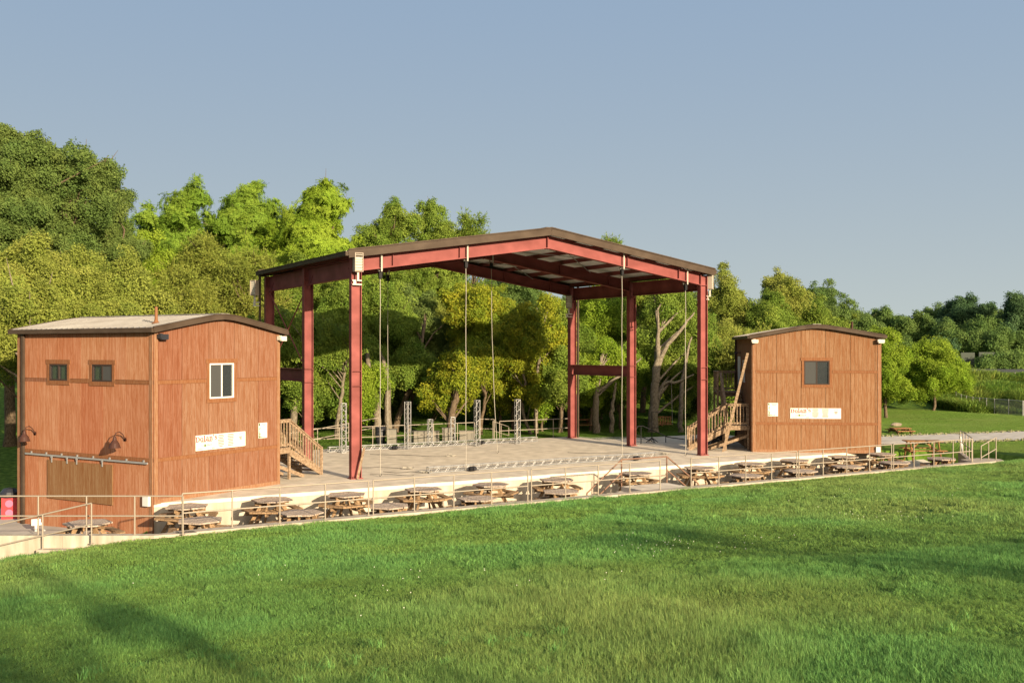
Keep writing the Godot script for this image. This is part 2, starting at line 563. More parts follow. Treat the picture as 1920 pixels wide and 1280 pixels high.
	struct(obj("drive", road, M["asphalt"]), "grey gravel drive crossing behind the right cabin")
	var stones := obj("gravel_edge", gravel(), M["gravel"])
	stones.set_meta("kind", "stuff")
	stones.set_meta("label", "pale gravel scattered along both edges of the grey drive")

func gravel() -> Shape:
	var s := Shape.new()
	for k in 800:
		var t := rng.randf()
		var p := Vector2(23.0, 57.25).lerp(Vector2(40.0, 62.6), t) if k % 3 else Vector2(19.5, 60.9).lerp(Vector2(33.0, 65.8), t)
		p += Vector2(rng.randf_range(-0.3, 0.3), rng.randfn() * 0.22)
		var r := rng.randf_range(0.02, 0.06)
		var b := Basis(Vector3(rng.randf(), rng.randf(), 0.3).normalized(), rng.randf() * 6.0)
		s.obox(Vector3(p.x, 0.0, -p.y), b.x * r, b.y * r * 0.7, b.z * r * 0.8)
	return s

# ---------------------------------------------------------------- the steel canopy over the stage
func build_canopy() -> void:
	var t := thing("stage_canopy", "red steel frame canopy with brown gabled roof over the concrete stage", "stage canopy", front_left, STAGE_ANGLE)
	var red: Material = M["red steel"]
	var brown: Material = M["brown metal"]
	var eave := 8.42          # under the rafter at the column
	var slope := 1.38 / 9.14
	var col := Shape.new()
	col.box(Vector3(0, 4.45, 0), Vector3(0.38, 8.9, 0.022))
	for s in [-1, 1]:
		col.box(Vector3(0.205 * s, 4.45, 0), Vector3(0.03, 8.9, 0.27))
	for y in [3.75, 4.35, 8.4]:
		for s in [-1, 1]:
			col.box(Vector3(0, y, 0.07 * s), Vector3(0.378, 0.02, 0.116))
	var cm := col.mesh()
	var plate := Shape.new()
	plate.box(Vector3(0, 0.02, 0), Vector3(0.52, 0.04, 0.38))
	for a in [-1, 1]:
		for b in [-1, 1]:
			plate.tube([Vector3(0.12 * a, 0.04, 0.1 * b), Vector3(0.12 * a, 0.10, 0.1 * b)], [0.02, 0.02], 6)
	var pm := plate.mesh()
	for f in 3:
		for side in 2:
			var c := obj("column", cm, red, t)
			c.position = Vector3(SPAN * side, 0, -BAY * f)
			var p := obj("base_plate", pm, red, t)
			p.position = c.position
	for f in 3:
		for side in 2:
			var s := Shape.new()
			var x0 := 0.22 if side == 0 else SPAN - 0.22
			var x1 := SPAN / 2 + (-0.012 if side == 0 else 0.012)
			var y1 := eave + slope * 9.0
			var d0 := 0.52
			var d1 := 0.56
			var z := -BAY * f
			s.obox(Vector3((x0 + x1) / 2, (eave + y1) / 2 + 0.27, z), Vector3((x1 - x0) / 2, (y1 - eave) / 2, 0), Vector3(0, 0.27, 0), Vector3(0, 0, 0.011) * signf(x1 - x0))
			for e in [0.0, 0.54]:
				s.bar(Vector3(x0, eave + e, z), Vector3(x1, y1 + e, z), 0.27, 0.03)
			obj("rafter", s, red, t)
		var r := Shape.new()
		r.box(Vector3(SPAN / 2, eave + slope * 9.14 + 0.25, -BAY * f), Vector3(0.04, 0.62, 0.28))
		obj("ridge_plate", r, red, t)
		for x in [1.6, 4.7, 13.6, 16.7]:
			var y: float = eave + slope * (x if x < SPAN / 2 else SPAN - x) + 0.27
			var st_ := Shape.new()
			st_.box(Vector3(x, y, -BAY * f), Vector3(0.02, 0.5, 0.25))
			obj("stiffener", st_, red, t)
	# eave beams, struts at mid height, braces
	for side in 2:
		for b in 2:
			var s := Shape.new()
			var x := SPAN * side
			var z := -BAY * (b + 0.5)
			s.box(Vector3(x, 8.5, z), Vector3(0.02, 0.68, BAY - 0.3))
			s.box(Vector3(x, 8.15, z), Vector3(0.24, 0.02, BAY - 0.3))
			s.box(Vector3(x, 8.85, z), Vector3(0.24, 0.02, BAY - 0.3))
			obj("eave_beam", s, red, t)
			for e in 2:
				var k := Shape.new()
				var zz: float = -BAY * (b + e) + (-0.14 if e == 0 else 0.14)
				k.bar(Vector3(x, 8.0, zz), Vector3(x, 8.55, zz + (-0.6 if e == 0 else 0.6)), 0.07, 0.07)
				obj("knee_brace", k, red, t)
		var s2 := Shape.new()
		var x2 := SPAN * side
		s2.box(Vector3(x2, 4.05, -BAY * 1.5), Vector3(0.02, 0.54, BAY - 0.3))
		for y in [3.77, 4.33]:
			s2.box(Vector3(x2, y, -BAY * 1.5), Vector3(0.26, 0.025, BAY - 0.3))
		obj("strut", s2, red, t)
		var rod := Shape.new()
		for q in [[4.4, 8.1], [8.1, 4.4]]:
			if side == 0:
				rod.tube([Vector3(x2 + 0.05 * signf(q[0] - 6.0), q[0], -BAY - 0.2), Vector3(x2 + 0.05 * signf(q[0] - 6.0), q[1], -BAY * 2 + 0.2)], [0.03, 0.03], 6)
		if side == 0:
			obj("cross_brace", rod, red, t)
	# purlins, deck, liner
	var over := 0.4
	var z0 := over
	var z1 := -BAY * 2 - over
	var top0 := eave + 0.57
	for side in 2:
		for k in 7:
			var x: float = [-0.1, 1.4, 2.95, 4.5, 6.05, 7.6, 8.98][k]
			var y := top0 + slope * x
			if side:
				x = SPAN - x
			var s := Shape.new()
			s.box(Vector3(x, y + 0.11, (z0 + z1) / 2), Vector3(0.02, 0.2, z0 - z1 - 0.06))
			s.box(Vector3(x + 0.04, y + 0.012, (z0 + z1) / 2), Vector3(0.08, 0.018, z0 - z1 - 0.06))
			obj("purlin", s, red, t)
		var xe := -0.45 if side == 0 else SPAN + 0.45
		var ye := top0 + 0.215 - slope * 0.45
		var xr := SPAN / 2
		var yr := top0 + 0.215 + slope * 9.14
		var n := 12
		for k in n:
			var za := lerpf(z0 + 0.01, z1 - 0.01, float(k) / n)
			var zb := lerpf(z0 + 0.01, z1 - 0.01, float(k + 1) / n) + 0.004
			var s := Shape.new()
			var a := Vector3(xe, ye + 0.01, (za + zb) / 2)
			var b := Vector3(xr, yr + 0.01, (za + zb) / 2)
			s.bar(a, b, za - zb, 0.012)
			for r in 3:
				var zz := lerpf(za, zb, (r + 0.5) / 3.0)
				s.bar(Vector3(xe, ye + 0.03, zz), Vector3(xr, yr + 0.03, zz), 0.05, 0.03)
			obj("roof_panel", s, M["roof metal"], t)
			var li := Shape.new()
			li.bar(a - Vector3(0, 0.017, 0), b - Vector3(0, 0.017, 0), za - zb - 0.03, 0.006)
			obj("skylight" if k in [2, 3, 8, 9] else "ceiling_liner", li, M["skylight"] if true else brown, t)
		# gable trim front and back, gutter
		for zf in [z0 + 0.012, z1 - 0.012]:
			var f := Shape.new()
			f.bar(Vector3(xe, ye - 0.10, zf), Vector3(xr, yr - 0.10, zf), 0.03, 0.30)
			f.bar(Vector3(xe, ye + 0.075, zf), Vector3(xr, yr + 0.075, zf), 0.12, 0.05)
			f.bar(Vector3(xe, ye - 0.245, zf + 0.01 * signf(zf)), Vector3(xr, yr - 0.245, zf + 0.01 * signf(zf)), 0.05, 0.03)
			obj("fascia", f, brown, t)
		var gx := xe + (-0.06 if side == 0 else 0.06)
		var gu := Shape.new()
		gu.box(Vector3(gx, ye - 0.09, (z0 + z1) / 2), Vector3(0.13, 0.17, z0 - z1))
		gu.box(Vector3(gx - 0.07 * (1 if side == 0 else -1), ye + 0.0, (z0 + z1) / 2), Vector3(0.03, 0.03, z0 - z1 + 0.02))
		obj("gutter", gu, brown, t)
		var dp := Shape.new()
		dp.box(Vector3(gx + (0.05 if side == 0 else -0.05), (ye - 0.16) / 2, z1 + 0.35), Vector3(0.1, ye - 0.18, 0.08))
		obj("downspout", dp, brown, t)
	var cap := Shape.new()
	cap.bar(Vector3(SPAN / 2, top0 + 0.29 + slope * 9.14, z0), Vector3(SPAN / 2, top0 + 0.29 + slope * 9.14, z1), 0.5, 0.03)
	obj("ridge_cap", cap, brown, t)
	var rods := Shape.new()
	for b in 2:
		for q in [[9.4, 15.5], [15.5, 9.4]]:
			rods.tube([Vector3(q[0], top0 + slope * (SPAN - q[0]) - 0.1, -BAY * b - 0.1), Vector3(q[1], top0 + slope * (SPAN - q[1]) - 0.1, -BAY * (b + 1) + 0.1)], [0.02, 0.02], 5)
	obj("tie_rod", rods, M["galvanised"], t)
	# slatted loudspeakers on the corner columns
	var proto: Node3D
	var spots := [[-0.02, 0.33, 8.72, 0.0, "slatted white floodlight box on top of the front left red column"], [SPAN + 0.42, 0.1, 8.6, 35.0, "slatted white floodlight box beside the top of the front right red column"], [-0.75, -BAY * 2, 8.3, -60.0, "slatted grey floodlight box tilted outwards at the back left red column"], [SPAN - 0.42, -BAY * 2 + 0.3, 8.05, -30.0, "slatted floodlight box inside the back right red column"]]
	for q in spots:
		var at := st(q[0], -q[1], q[2])
		if proto == null:
			proto = thing("floodlight_box", q[4], "floodlight", at, STAGE_ANGLE + q[3], "floodlight boxes on the canopy columns")
			var s := Shape.new()
			s.box(Vector3(0, 0, -0.06), Vector3(0.36, 0.76, 0.14))
			for x in [-0.165, 0.165]:
				s.box(Vector3(x, 0, 0.07), Vector3(0.03, 0.76, 0.12))
			for y in [-0.365, 0.365]:
				s.box(Vector3(0, y, 0.07), Vector3(0.30, 0.03, 0.12))
			obj("housing", s, M["tan box"], proto)
			for k in 6:
				var l := Shape.new()
				l.obox(Vector3(0, -0.275 + 0.11 * k, 0.075), Vector3(0.148, 0, 0), Vector3(0, 0.040, 0.018), Vector3(0, -0.006, 0.0135))
				obj("louvre", l, M["cream box"], proto)
			var br := Shape.new()
			br.box(Vector3(0, -0.55, -0.02), Vector3(0.07, 0.40, 0.07))
			br.box(Vector3(0, -0.72, -0.12), Vector3(0.40, 0.05, 0.05))
			br.box(Vector3(0, -0.88, -0.12), Vector3(0.40, 0.05, 0.05))
			br.box(Vector3(-0.1, -0.80, -0.11), Vector3(0.12, 0.14, 0.04))
			obj("bracket", br, M["cream box"], proto)
		else:
			copy(proto, q[4], at, STAGE_ANGLE + q[3])
	# hoist chains
	var lines := [[1.08, 0.0, 0.0, "first hoist chain right of the front left column, hanging to the stage", 0.0], [5.05, 0.0, 0.0, "hoist chain hanging from the left half of the front rafter near mid span", 0.0], [13.35, 0.0, 0.0, "hoist chain hanging from the right half of the front rafter", 0.0], [17.2, 0.0, 0.0, "hoist chain hanging just left of the front right column", 0.0], [9.55, BAY, 0.0, "slanting hoist chain under the ridge of the middle frame", 0.35], [6.45, BAY * 2, 0.0, "thin hoist chain at the back, right beside the front left column", 0.0]]
	for i in lines.size():
		var q = lines[i]
		var y: float = eave + slope * (q[0] if q[0] < SPAN / 2 else SPAN - q[0])
		var h := thing("hoist_chain", q[3], "chain", st(q[0], q[1], 0.0), STAGE_ANGLE, "hoist chains hanging from the canopy")
		var s := Shape.new()
		var pts := []
		var rad := []
		for k in 9:
			var f := k / 8.0
			pts.append(Vector3(q[4] * (1.0 - f) * (1.0 - f), lerpf(0.03, y - 0.45, f), 0.02 * sin(k * 2.0)))
			rad.append(0.014)
		s.tube(pts, rad, 5)
		obj("chain", s, M["chain"], h)
		var k2 := Shape.new()
		k2.box(Vector3(0, y - 0.30, 0), Vector3(0.13, 0.26, 0.13))
		k2.tube([Vector3(0, y - 0.47, 0), Vector3(0, y - 0.40, 0)], [0.05, 0.07], 8)
		obj("hoist", k2, M["black metal"], h)
		var k3 := Shape.new()
		for zz in [-0.16, 0.16]:
			k3.box(Vector3(0, y + 0.22, zz), Vector3(0.07, 0.80, 0.02))
		k3.box(Vector3(0, y - 0.165, 0), Vector3(0.07, 0.02, 0.34))
		obj("beam_clamp", k3, M["chain"], h)
		var k4 := Shape.new()
		k4.tube([Vector3(q[4], 0.16, 0), Vector3(q[4] + 0.05, 0.09, 0), Vector3(q[4], 0.03, 0), Vector3(q[4] - 0.05, 0.07, 0)], [0.015, 0.018, 0.018, 0.01], 6)
		obj("hook", k4, M["black metal"], h)

# ---------------------------------------------------------------- the two cabins
func roof_line(x: float, w: float) -> float:
	var t := absf(x - w / 2) / (w / 2 + 0.16)
	return 5.95 + 0.52 * (1.0 - (sqrt(t * t + 0.025) - 0.158) / (sqrt(1.025) - 0.158))

func siding(parent: Node, o: Vector3, ex: Vector3, en: Vector3, width: float, y0: float, top: Callable, holes: Array, mats: Array, seed_: int) -> void:
	var r := RandomNumberGenerator.new()
	r.seed = seed_
	var courses := [[y0, 1.40], [1.53, 4.03], [4.17, 99.0]]
	var ey := Vector3.UP
	for c in courses:
		var x := 0.0
		while x < width - 0.02:
			var xe := minf(x + 1.22, width)
			var s := Shape.new()
			var us := Vector2(r.randf() * 3.0, r.randf() * 3.0)
			var b := x + 0.004
			while b < xe - 0.01:
				var be := minf(b + 0.2005, xe - 0.003)
				var cut := [[c[0], c[1]]]
				for h in holes:                                            # (t0, t1, y0, y1)
					if be > h[0] and b < h[1]:
						var rest := []
						for q in cut:
							if h[2] > q[0]:
								rest.append([q[0], minf(q[1], h[2])])
							if h[3] < q[1]:
								rest.append([maxf(q[0], h[3]), q[1]])
						cut = rest
				for q in cut:
					var ta: float = minf(q[1], top.call(b))
					var tb: float = minf(q[1], top.call(be - 0.006))
					if ta - q[0] < 0.02:
						continue
					var f := en * 0.02
					var a0: Vector3 = o + ex * b + ey * q[0]
					var a1: Vector3 = o + ex * b + ey * ta
					var b1: Vector3 = o + ex * (be - 0.006) + ey * tb
					var b0: Vector3 = o + ex * (be - 0.006) + ey * q[0]
					s.quad(a0 + f, a1 + f, b1 + f, b0 + f, us + Vector2(b - x, q[0]))
					s.quad(a0, a1, a1 + f, a0 + f, us)
					s.quad(b0 + f, b1 + f, b1, b0, us)
				b += 0.2005
			if s.v.size():
				obj("siding_panel", s, M[mats[r.randi() % mats.size()]], parent)
			x += 1.22

func slab_on(parent: Node, called: String, o: Vector3, ex: Vector3, en: Vector3, t0: float, t1: float, y0: float, y1: float, lo: float, hi: float, m: Material) -> MeshInstance3D:
	var s := Shape.new()
	s.obox(o + ex * (t0 + t1) / 2 + Vector3(0, (y0 + y1) / 2, 0) + en * (lo + hi) / 2, ex * (t1 - t0) / 2, Vector3(0, (y1 - y0) / 2, 0), en * (hi - lo) / 2)
	return obj(called, s, m, parent)

func window(parent: Node, o: Vector3, ex: Vector3, en: Vector3, h: Array, frame: Material, left: String, right: String, label := "") -> void:
	var t0: float = h[0]
	var t1: float = h[1]
	var y0: float = h[2]
	var y1: float = h[3]
	var s := Shape.new()
	var w := 0.055
	var bx := func(a: float, b: float, c: float, d: float, lo: float, hi: float):
		s.obox(o + ex * (a + b) / 2 + Vector3(0, (c + d) / 2, 0) + en * (lo + hi) / 2, ex * (b - a) / 2, Vector3(0, (d - c) / 2, 0), en * (hi - lo) / 2)
	bx.call(t0, t0 + w, y0, y1, -0.06, 0.035)
	bx.call(t1 - w, t1, y0, y1, -0.06, 0.035)
	bx.call(t0 + w, t1 - w, y0, y0 + w, -0.06, 0.034)
	bx.call(t0 + w, t1 - w, y1 - w, y1, -0.06, 0.034)
	var m := (t0 + t1) / 2
	bx.call(m - 0.03, m + 0.03, y0 + w, y1 - w, -0.05, 0.03)
	var win := obj("window", s, frame, parent)
	if label:
		win.set_meta("label", label)
	for k in 2:
		var a := t0 + w if k == 0 else m + 0.03
		var b := m - 0.03 if k == 0 else t1 - w
		var kind := left if k == 0 else right
		var g := Shape.new()
		g.obox(o + ex * (a + b) / 2 + Vector3(0, (y0 + y1) / 2, 0) + en * (-0.01 if kind == "glass" else 0.012), ex * (b - a) / 2, Vector3(0, (y1 - y0) / 2 - w, 0), en * 0.003)
		obj("pane" if kind == "glass" else "insect_screen", g, M["glass" if kind == "glass" else "screen"], win)
		var r := Shape.new()
		r.obox(o + ex * lerpf(a, b, 0.2) + Vector3(0, (y0 + y1) / 2, 0) - en * 0.085, ex * (b - a) * 0.2, Vector3(0, (y1 - y0) / 2 - w, 0), en * 0.004)
		if kind == "glass" and frame != M["white paint"] and parent.position.x < 0.0:
			obj("green_reflection", r, M["green_reflection"], win)  # green strip behind the pane, added for a greenish reflection
	for q in [["window_header", t0 - 0.17, t1 + 0.17, y1 + 0.003, y1 + 0.16], ["window_apron", t0 - 0.13, t1 + 0.13, y0 - 0.15, y0 - 0.003], ["window_jamb", t0 - 0.12, t0 - 0.003, y0, y1], ["window_jamb", t1 + 0.003, t1 + 0.12, y0, y1]]:
		slab_on(parent, q[0], o, ex, en, q[1], q[2], q[3], q[4], 0.0, 0.045 if q[0] == "window_jamb" else 0.05, M["trim"])

func cabin(label: String, at: Vector3, turn: float, w: float, l: float, base: float, side_base: float, mats: Array, front_win: Array, front_frame: Material, front_panes: Array, side_wins: Array, left_cabin: bool) -> Node3D:
	var t := thing("wooden_cabin", label, "cabin", at, turn, "wooden cabins beside the stage")
	var rl := func(x): return roof_line(x, w) - 0.10
	var core := Shape.new()                                                 # studs and sheathing behind the siding
	var poly := [Vector2(0.12, minf(base, side_base)), Vector2(w - 0.12, minf(base, side_base))]
	for k in 13:
		var x := lerpf(w - 0.12, 0.12, k / 12.0)
		poly.append(Vector2(x, roof_line(x, w) - 0.13))
	core.prism(poly, Vector3(0, 0, -l + 0.12), Vector3.RIGHT, Vector3.UP, Vector3(0, 0, l - 0.24))
	obj("inner_wall", core, M["dark interior"], t)
	var X := Vector3.RIGHT
	var Z := Vector3(0, 0, 1)
	var faces := [[Vector3(0, 0, 0), X, Z, w, base, rl, [front_win], 1], [Vector3(0, 0, -l), Z, -X, l, side_base, func(_x): return 5.84, side_wins, 2], [Vector3(w, 0, 0), -Z, X, l, base, func(_x): return 5.84, [], 3], [Vector3(w, 0, -l), -X, -Z, w, side_base, rl, [], 4]]
	for f in faces:
		siding(t, f[0], f[1], f[2], f[3], f[4], f[5], f[6], mats if f[7] != 2 or not left_cabin else mats.map(func(m): return "red " + m), f[7] * 31 + (7 if left_cabin else 0))  # left cabin's side wall takes the redder copy with light in its colour
		# backing sheet behind the grooves with the openings left out
		var bk := Shape.new()
		var o: Vector3 = f[0] - f[2] * 0.012
		var cutx := [0.0, f[3]]
		for h in f[6]:
			cutx.append(h[0])
			cutx.append(h[1])
		cutx.sort()
		for i in cutx.size() - 1:
			var mid: float = (cutx[i] + cutx[i + 1]) / 2
			var ys := [[f[4], 5.80]]
			for h in f[6]:
				if mid > h[0] and mid < h[1]:
					ys = [[f[4], h[2]], [h[3], 5.80]]
			for q in ys:
				bk.obox(o + f[1] * mid + Vector3(0, (q[0] + q[1]) / 2, 0), f[1] * (cutx[i + 1] - cutx[i]) / 2, Vector3(0, (q[1] - q[0]) / 2, 0), f[2] * 0.01)
		obj("sheathing", bk, M[mats[0]], t)
		# trim boards
		for y in [1.40, 4.03]:
			var cuts := [[0.16, f[3] - 0.16]]
			for h in f[6]:
				if y + 0.13 > h[2] - 0.16 and y < h[3] + 0.16:
					var rest := []
					for q in cuts:
						if h[0] - 0.14 > q[0] and h[0] - 0.14 < q[1]:
							rest.append([q[0], h[0] - 0.14])
						if h[1] + 0.14 < q[1] and h[1] + 0.14 > q[0]:
							rest.append([h[1] + 0.14, q[1]])
					cuts = rest
			for q in cuts:
				slab_on(t, "trim_board", f[0], f[1], f[2], q[0], q[1], y + 0.002, y + 0.128, 0.0, 0.042, M["trim"])
		for e in [0.0, f[3] - 0.15]:
			slab_on(t, "corner_board", f[0], f[1], f[2], e, e + 0.15, f[4], 5.82, 0.021, 0.045 if f[7] % 2 else 0.0435, M["corner board"])
		slab_on(t, "base_board", f[0], f[1], f[2], 0.152, f[3] - 0.152, f[4], f[4] + 0.16, 0.021, 0.036, M["corner board"])
	window(t, Vector3.ZERO, X, Z, front_win, front_frame, front_panes[0], front_panes[1])
	for k in side_wins.size():
		var h: Array = side_wins[k]
		if h.size() > 4:
			window(t, Vector3(0, 0, -l), Z, -X, h, M["white paint"], "glass", h[4])
		else:
			window(t, Vector3(0, 0, -l), Z, -X, h, M["window frame brown"], "glass", "screen" if k == 1 else "glass")
	# roof
	var zf := 0.24
	var zb := -l - 0.24
	var n := 9
	for side in 2:
		for k in n:
			var za := lerpf(zf, zb, float(k) / n)
			var zc := lerpf(zf, zb, float(k + 1) / n) + 0.003
			var s := Shape.new()
			for j in 6:
				var xa := lerpf(-0.17, w / 2, j / 6.0)
				var xb := lerpf(-0.17, w / 2, (j + 1) / 6.0)
				var ya := roof_line(xa, w)
				var yb := roof_line(xb, w)
				if side:
					xa = w - xa
					xb = w - xb
				s.bar(Vector3(xa, ya, (za + zc) / 2), Vector3(xb, yb, (za + zc) / 2), za - zc, 0.012)
				for q in 3:
					var zz := lerpf(za, zc, (q + 0.5) / 3.0)
					s.bar(Vector3(xa, ya + 0.02, zz), Vector3(xb, yb + 0.02, zz), 0.04, 0.03)
			obj("roof_panel", s, M["roof metal"], t)
		var e := -0.17 if side == 0 else w + 0.17
		var gs := -1.0 if side == 0 else 1.0
		var gu := Shape.new()
		gu.box(Vector3(e + 0.05 * gs, 5.86, (zf + zb) / 2), Vector3(0.11, 0.14, zf - zb))
		gu.box(Vector3(e + 0.09 * gs, 5.935, (zf + zb) / 2), Vector3(0.04, 0.025, zf - zb + 0.01))
		obj("gutter", gu, M["brown metal"], t)
		var so := Shape.new()
		so.box(Vector3(e / 2 if side == 0 else (w + e) / 2, 5.83, (zf + zb) / 2), Vector3(0.17, 0.02, zf - zb - 0.02))
		obj("soffit", so, M["dark soffit"], t)
	for zz in [zf + 0.012, zb - 0.012]:
		var fa := Shape.new()
		for j in 14:
			var xa := lerpf(-0.19, w + 0.19, j / 14.0)
			var xb := lerpf(-0.19, w + 0.19, (j + 1) / 14.0)
			fa.bar(Vector3(xa, roof_line(xa, w) - 0.08, zz), Vector3(xb, roof_line(xb, w) - 0.08, zz), 0.03, 0.17)
			fa.bar(Vector3(xa, roof_line(xa, w) + 0.025, zz - 0.01 * signf(zz)), Vector3(xb, roof_line(xb, w) + 0.025, zz - 0.01 * signf(zz)), 0.09, 0.035)
			fa.bar(Vector3(xa, roof_line(xa, w) - 0.09, zz - 0.11 * signf(zz + 1.0)), Vector3(xb, roof_line(xb, w) - 0.09, zz - 0.11 * signf(zz + 1.0)), 0.19, 0.02)
		obj("gable_fascia", fa, M["brown metal"], t)
	var cap := Shape.new()
	cap.bar(Vector3(w / 2, roof_line(w / 2, w) + 0.045, zf), Vector3(w / 2, roof_line(w / 2, w) + 0.045, zb), 0.4, 0.02)
	obj("ridge_cap", cap, M["roof metal"], t)
	var dz := -l + 0.42 if left_cabin else -l + 0.1
	var ds := Shape.new()
	ds.box(Vector3(-0.10, (5.8 + side_base) / 2, dz), Vector3(0.08, 5.8 - side_base, 0.14))
	ds.box(Vector3(-0.145, (5.8 + side_base) / 2, dz + 0.04), Vector3(0.012, 5.8 - side_base, 0.02))
	obj("downspout", ds, M["brown metal"], t)
	var vp := Shape.new()
	var vx := 0.75 if left_cabin else w - 0.8
	var vz := -0.75 if left_cabin else -2.6
	vp.tube([Vector3(vx, roof_line(vx, w) - 0.05, vz), Vector3(vx, roof_line(vx, w) + 0.58, vz)], [0.055, 0.055], 10)
	vp.lathe([Vector2(0.2, 0.0), Vector2(0.16, 0.02), Vector2(0.085, 0.06), Vector2(0.056, 0.14)], Vector3(vx, roof_line(vx, w) - 0.005, vz), 12)
	obj("vent_pipe", vp, M["bronze lamp"] if not left_cabin else M["trim"], t)
	# floodlights under the gable ends
	for q in [[0.26 if left_cabin else 0.10, "black plastic" if left_cabin else "cream box"], [w - 0.02, "cream box"]]:
		var fl := Shape.new()
		fl.box(Vector3(q[0], 5.66, 0.16), Vector3(0.34, 0.15, 0.2))
		fl.box(Vector3(q[0], 5.60, 0.24), Vector3(0.28, 0.10, 0.10))
		fl.box(Vector3(q[0], 5.70, 0.05), Vector3(0.12, 0.12, 0.09))
		obj("floodlight", fl, M[q[1]], t)
	return t

func build_cabins() -> void:
	var w := 6.02
	var l := 7.45
	var fs := ["siding 0", "siding 1", "siding 2", "siding 3", "siding 5", "siding 1", "siding 4"]
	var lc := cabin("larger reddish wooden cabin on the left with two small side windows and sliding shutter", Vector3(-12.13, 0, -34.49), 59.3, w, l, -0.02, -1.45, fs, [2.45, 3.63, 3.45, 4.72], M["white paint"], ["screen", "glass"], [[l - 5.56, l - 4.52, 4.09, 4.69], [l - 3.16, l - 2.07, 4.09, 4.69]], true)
	# its wall to the lane: sliding shutter, track, lamps, boxes
	var o := Vector3(0, 0, -l)
	var ex := Vector3(0, 0, 1)
	var en := Vector3(-1, 0, 0)
	var sh := Node3D.new()
	sh.name = "sliding_shutter"
	lc.add_child(sh)
	for k in 3:
		var a := l - 5.59 + k * 1.2
		slab_on(sh, "shutter_board", o, ex, en, a + 0.002, a + 1.196, -0.19, 1.20, 0.05, 0.085, M["shutter wood"])
	slab_on(lc, "shutter_track", o, ex, en, l - 6.88, l - 0.18, 1.335, 1.395, 0.075, 0.12, M["galvanised"])
	for k in 8:
		var a := l - 6.6 + k * 0.88
		slab_on(lc, "track_bracket", o, ex, en, a, a + 0.06, 1.345, 1.46, 0.045, 0.076, M["galvanised"])
	for a in [5.31, 4.43, 3.89, 2.5]:
		var hs := Shape.new()
		hs.obox(Vector3(-0.11, 1.22, -a), Vector3(0.012, 0, 0), Vector3(0, 0.10, 0), Vector3(0, 0, 0.022))
		hs.tube([Vector3(-0.13, 1.31, -a), Vector3(-0.10, 1.31, -a)], [0.045, 0.045], 10)
		obj("track_hanger", hs, M["galvanised"], lc)
	for a in [6.38, 1.38]:
		var ls := Shape.new()
		ls.tube([Vector3(-0.05, 2.12, -a), Vector3(-0.14, 2.30, -a), Vector3(-0.28, 2.40, -a), Vector3(-0.42, 2.36, -a), Vector3(-0.47, 2.24, -a)], [0.018, 0.018, 0.018, 0.018, 0.018], 7)
		ls.tube([Vector3(-0.03, 2.12, -a), Vector3(-0.06, 2.12, -a)], [0.07, 0.06], 10)
		var lamp := obj("wall_lamp", ls, M["bronze lamp"], lc)
		var shd := Shape.new()
		shd.lathe([Vector2(0.205, 0.0), Vector2(0.195, 0.02), Vector2(0.15, 0.16), Vector2(0.07, 0.27), Vector2(0.05, 0.38), Vector2(0.0, 0.40)], Vector3(-0.47, 1.86, -a), 16)
		obj("lamp_shade", shd, M["bronze lamp"], lamp)
	slab_on(lc, "meter_box", o, ex, en, l - 0.36, l - 0.08, -0.08, 0.26, 0.046, 0.16, M["white paint"])
	# the far cabin
	var rc := cabin("smaller tan wooden cabin on the right with the ladder leaning on its corner", Vector3(12.30, 0, -52.18), -5.5, 6.36, 6.3, -0.02, -0.03, ["pale siding 0", "pale siding 1", "pale siding 2"], [2.58, 3.84, 3.45, 4.66], M["window frame brown"], ["screen", "glass"], [[6.3 - 3.6, 6.3 - 2.5, 3.46, 4.66, "glass"]], false)
	slab_on(rc, "door", Vector3(0, 0, -6.3), ex, en, 6.3 - 5.5, 6.3 - 4.6, 2.9, 4.85, 0.022, 0.06, M["white paint"])
	slab_on(rc, "outlet_box", Vector3.ZERO, Vector3.RIGHT, ex, 6.12, 6.34, 0.05, 0.32, 0.05, 0.12, M["white paint"])
	var wl := Shape.new()
	for a in [5.0, 4.5]:
		wl.tube([Vector3(-0.02, 5.06, -a), Vector3(-0.2, 5.06, -a), Vector3(-0.3, 4.98, -a)], [0.03, 0.03, 0.06], 7)
	obj("wall_lamp", wl, M["bronze lamp"], rc)
	stairs(lc, w, 1.0, "weathered wooden steps with railing against the left cabin", false)
	stairs(rc, 0.0, -1.0, "weathered wooden stairs up to the upper deck of the right cabin", true)
	for q in [[lc, 1.81, 4.19, 1.63, 2.17, 4.88, 5.33, 1.85, 2.43, "left reddish"], [rc, 1.89, 4.41, 1.72, 2.25, 0.77, 1.28, 1.83, 2.51, "right tan"]]:
		sign_board(q[0], q[1], q[2], q[3], q[4], q[9])
		poster(q[0], q[5], q[6], q[7], q[8], q[9])
	# utility stand near the left cabin
	var ub := thing("tap_box", "small white outlet box on a post at the foot of the left cabin", "utility box", Vector3(-16.9, -1.22, -36.2), 30)
	var s := Shape.new()
	s.box(Vector3(0, 0.32, 0), Vector3(0.30, 0.22, 0.16))
	obj("housing", s, M["white paint"], ub)
	s = Shape.new()
	s.tube([Vector3(0, 0, 0), Vector3(0, 0.22, 0)], [0.05, 0.05], 8)
	s.tube([Vector3(0.14, 0.3, 0.05), Vector3(0.2, 0.2, 0.06), Vector3(0.2, 0.05, 0.07), Vector3(0.3, 0.0, 0.08)], [0.03, 0.03, 0.03, 0.03], 7)
	obj("pipe", s, M["white paint"], ub)
	# ladder on the right cabin
	var ld := thing("ladder", "long weathered wooden ladder leaning against the corner of the right cabin", "ladder", Vector3(12.30, 0, -52.18), -5.5)
	var f := Vector3(-1.50, 0.0, 0.1)
	var tp := Vector3(-0.30, 5.05, 0.30)
	var across := Vector3(0.10, 0, -0.36)
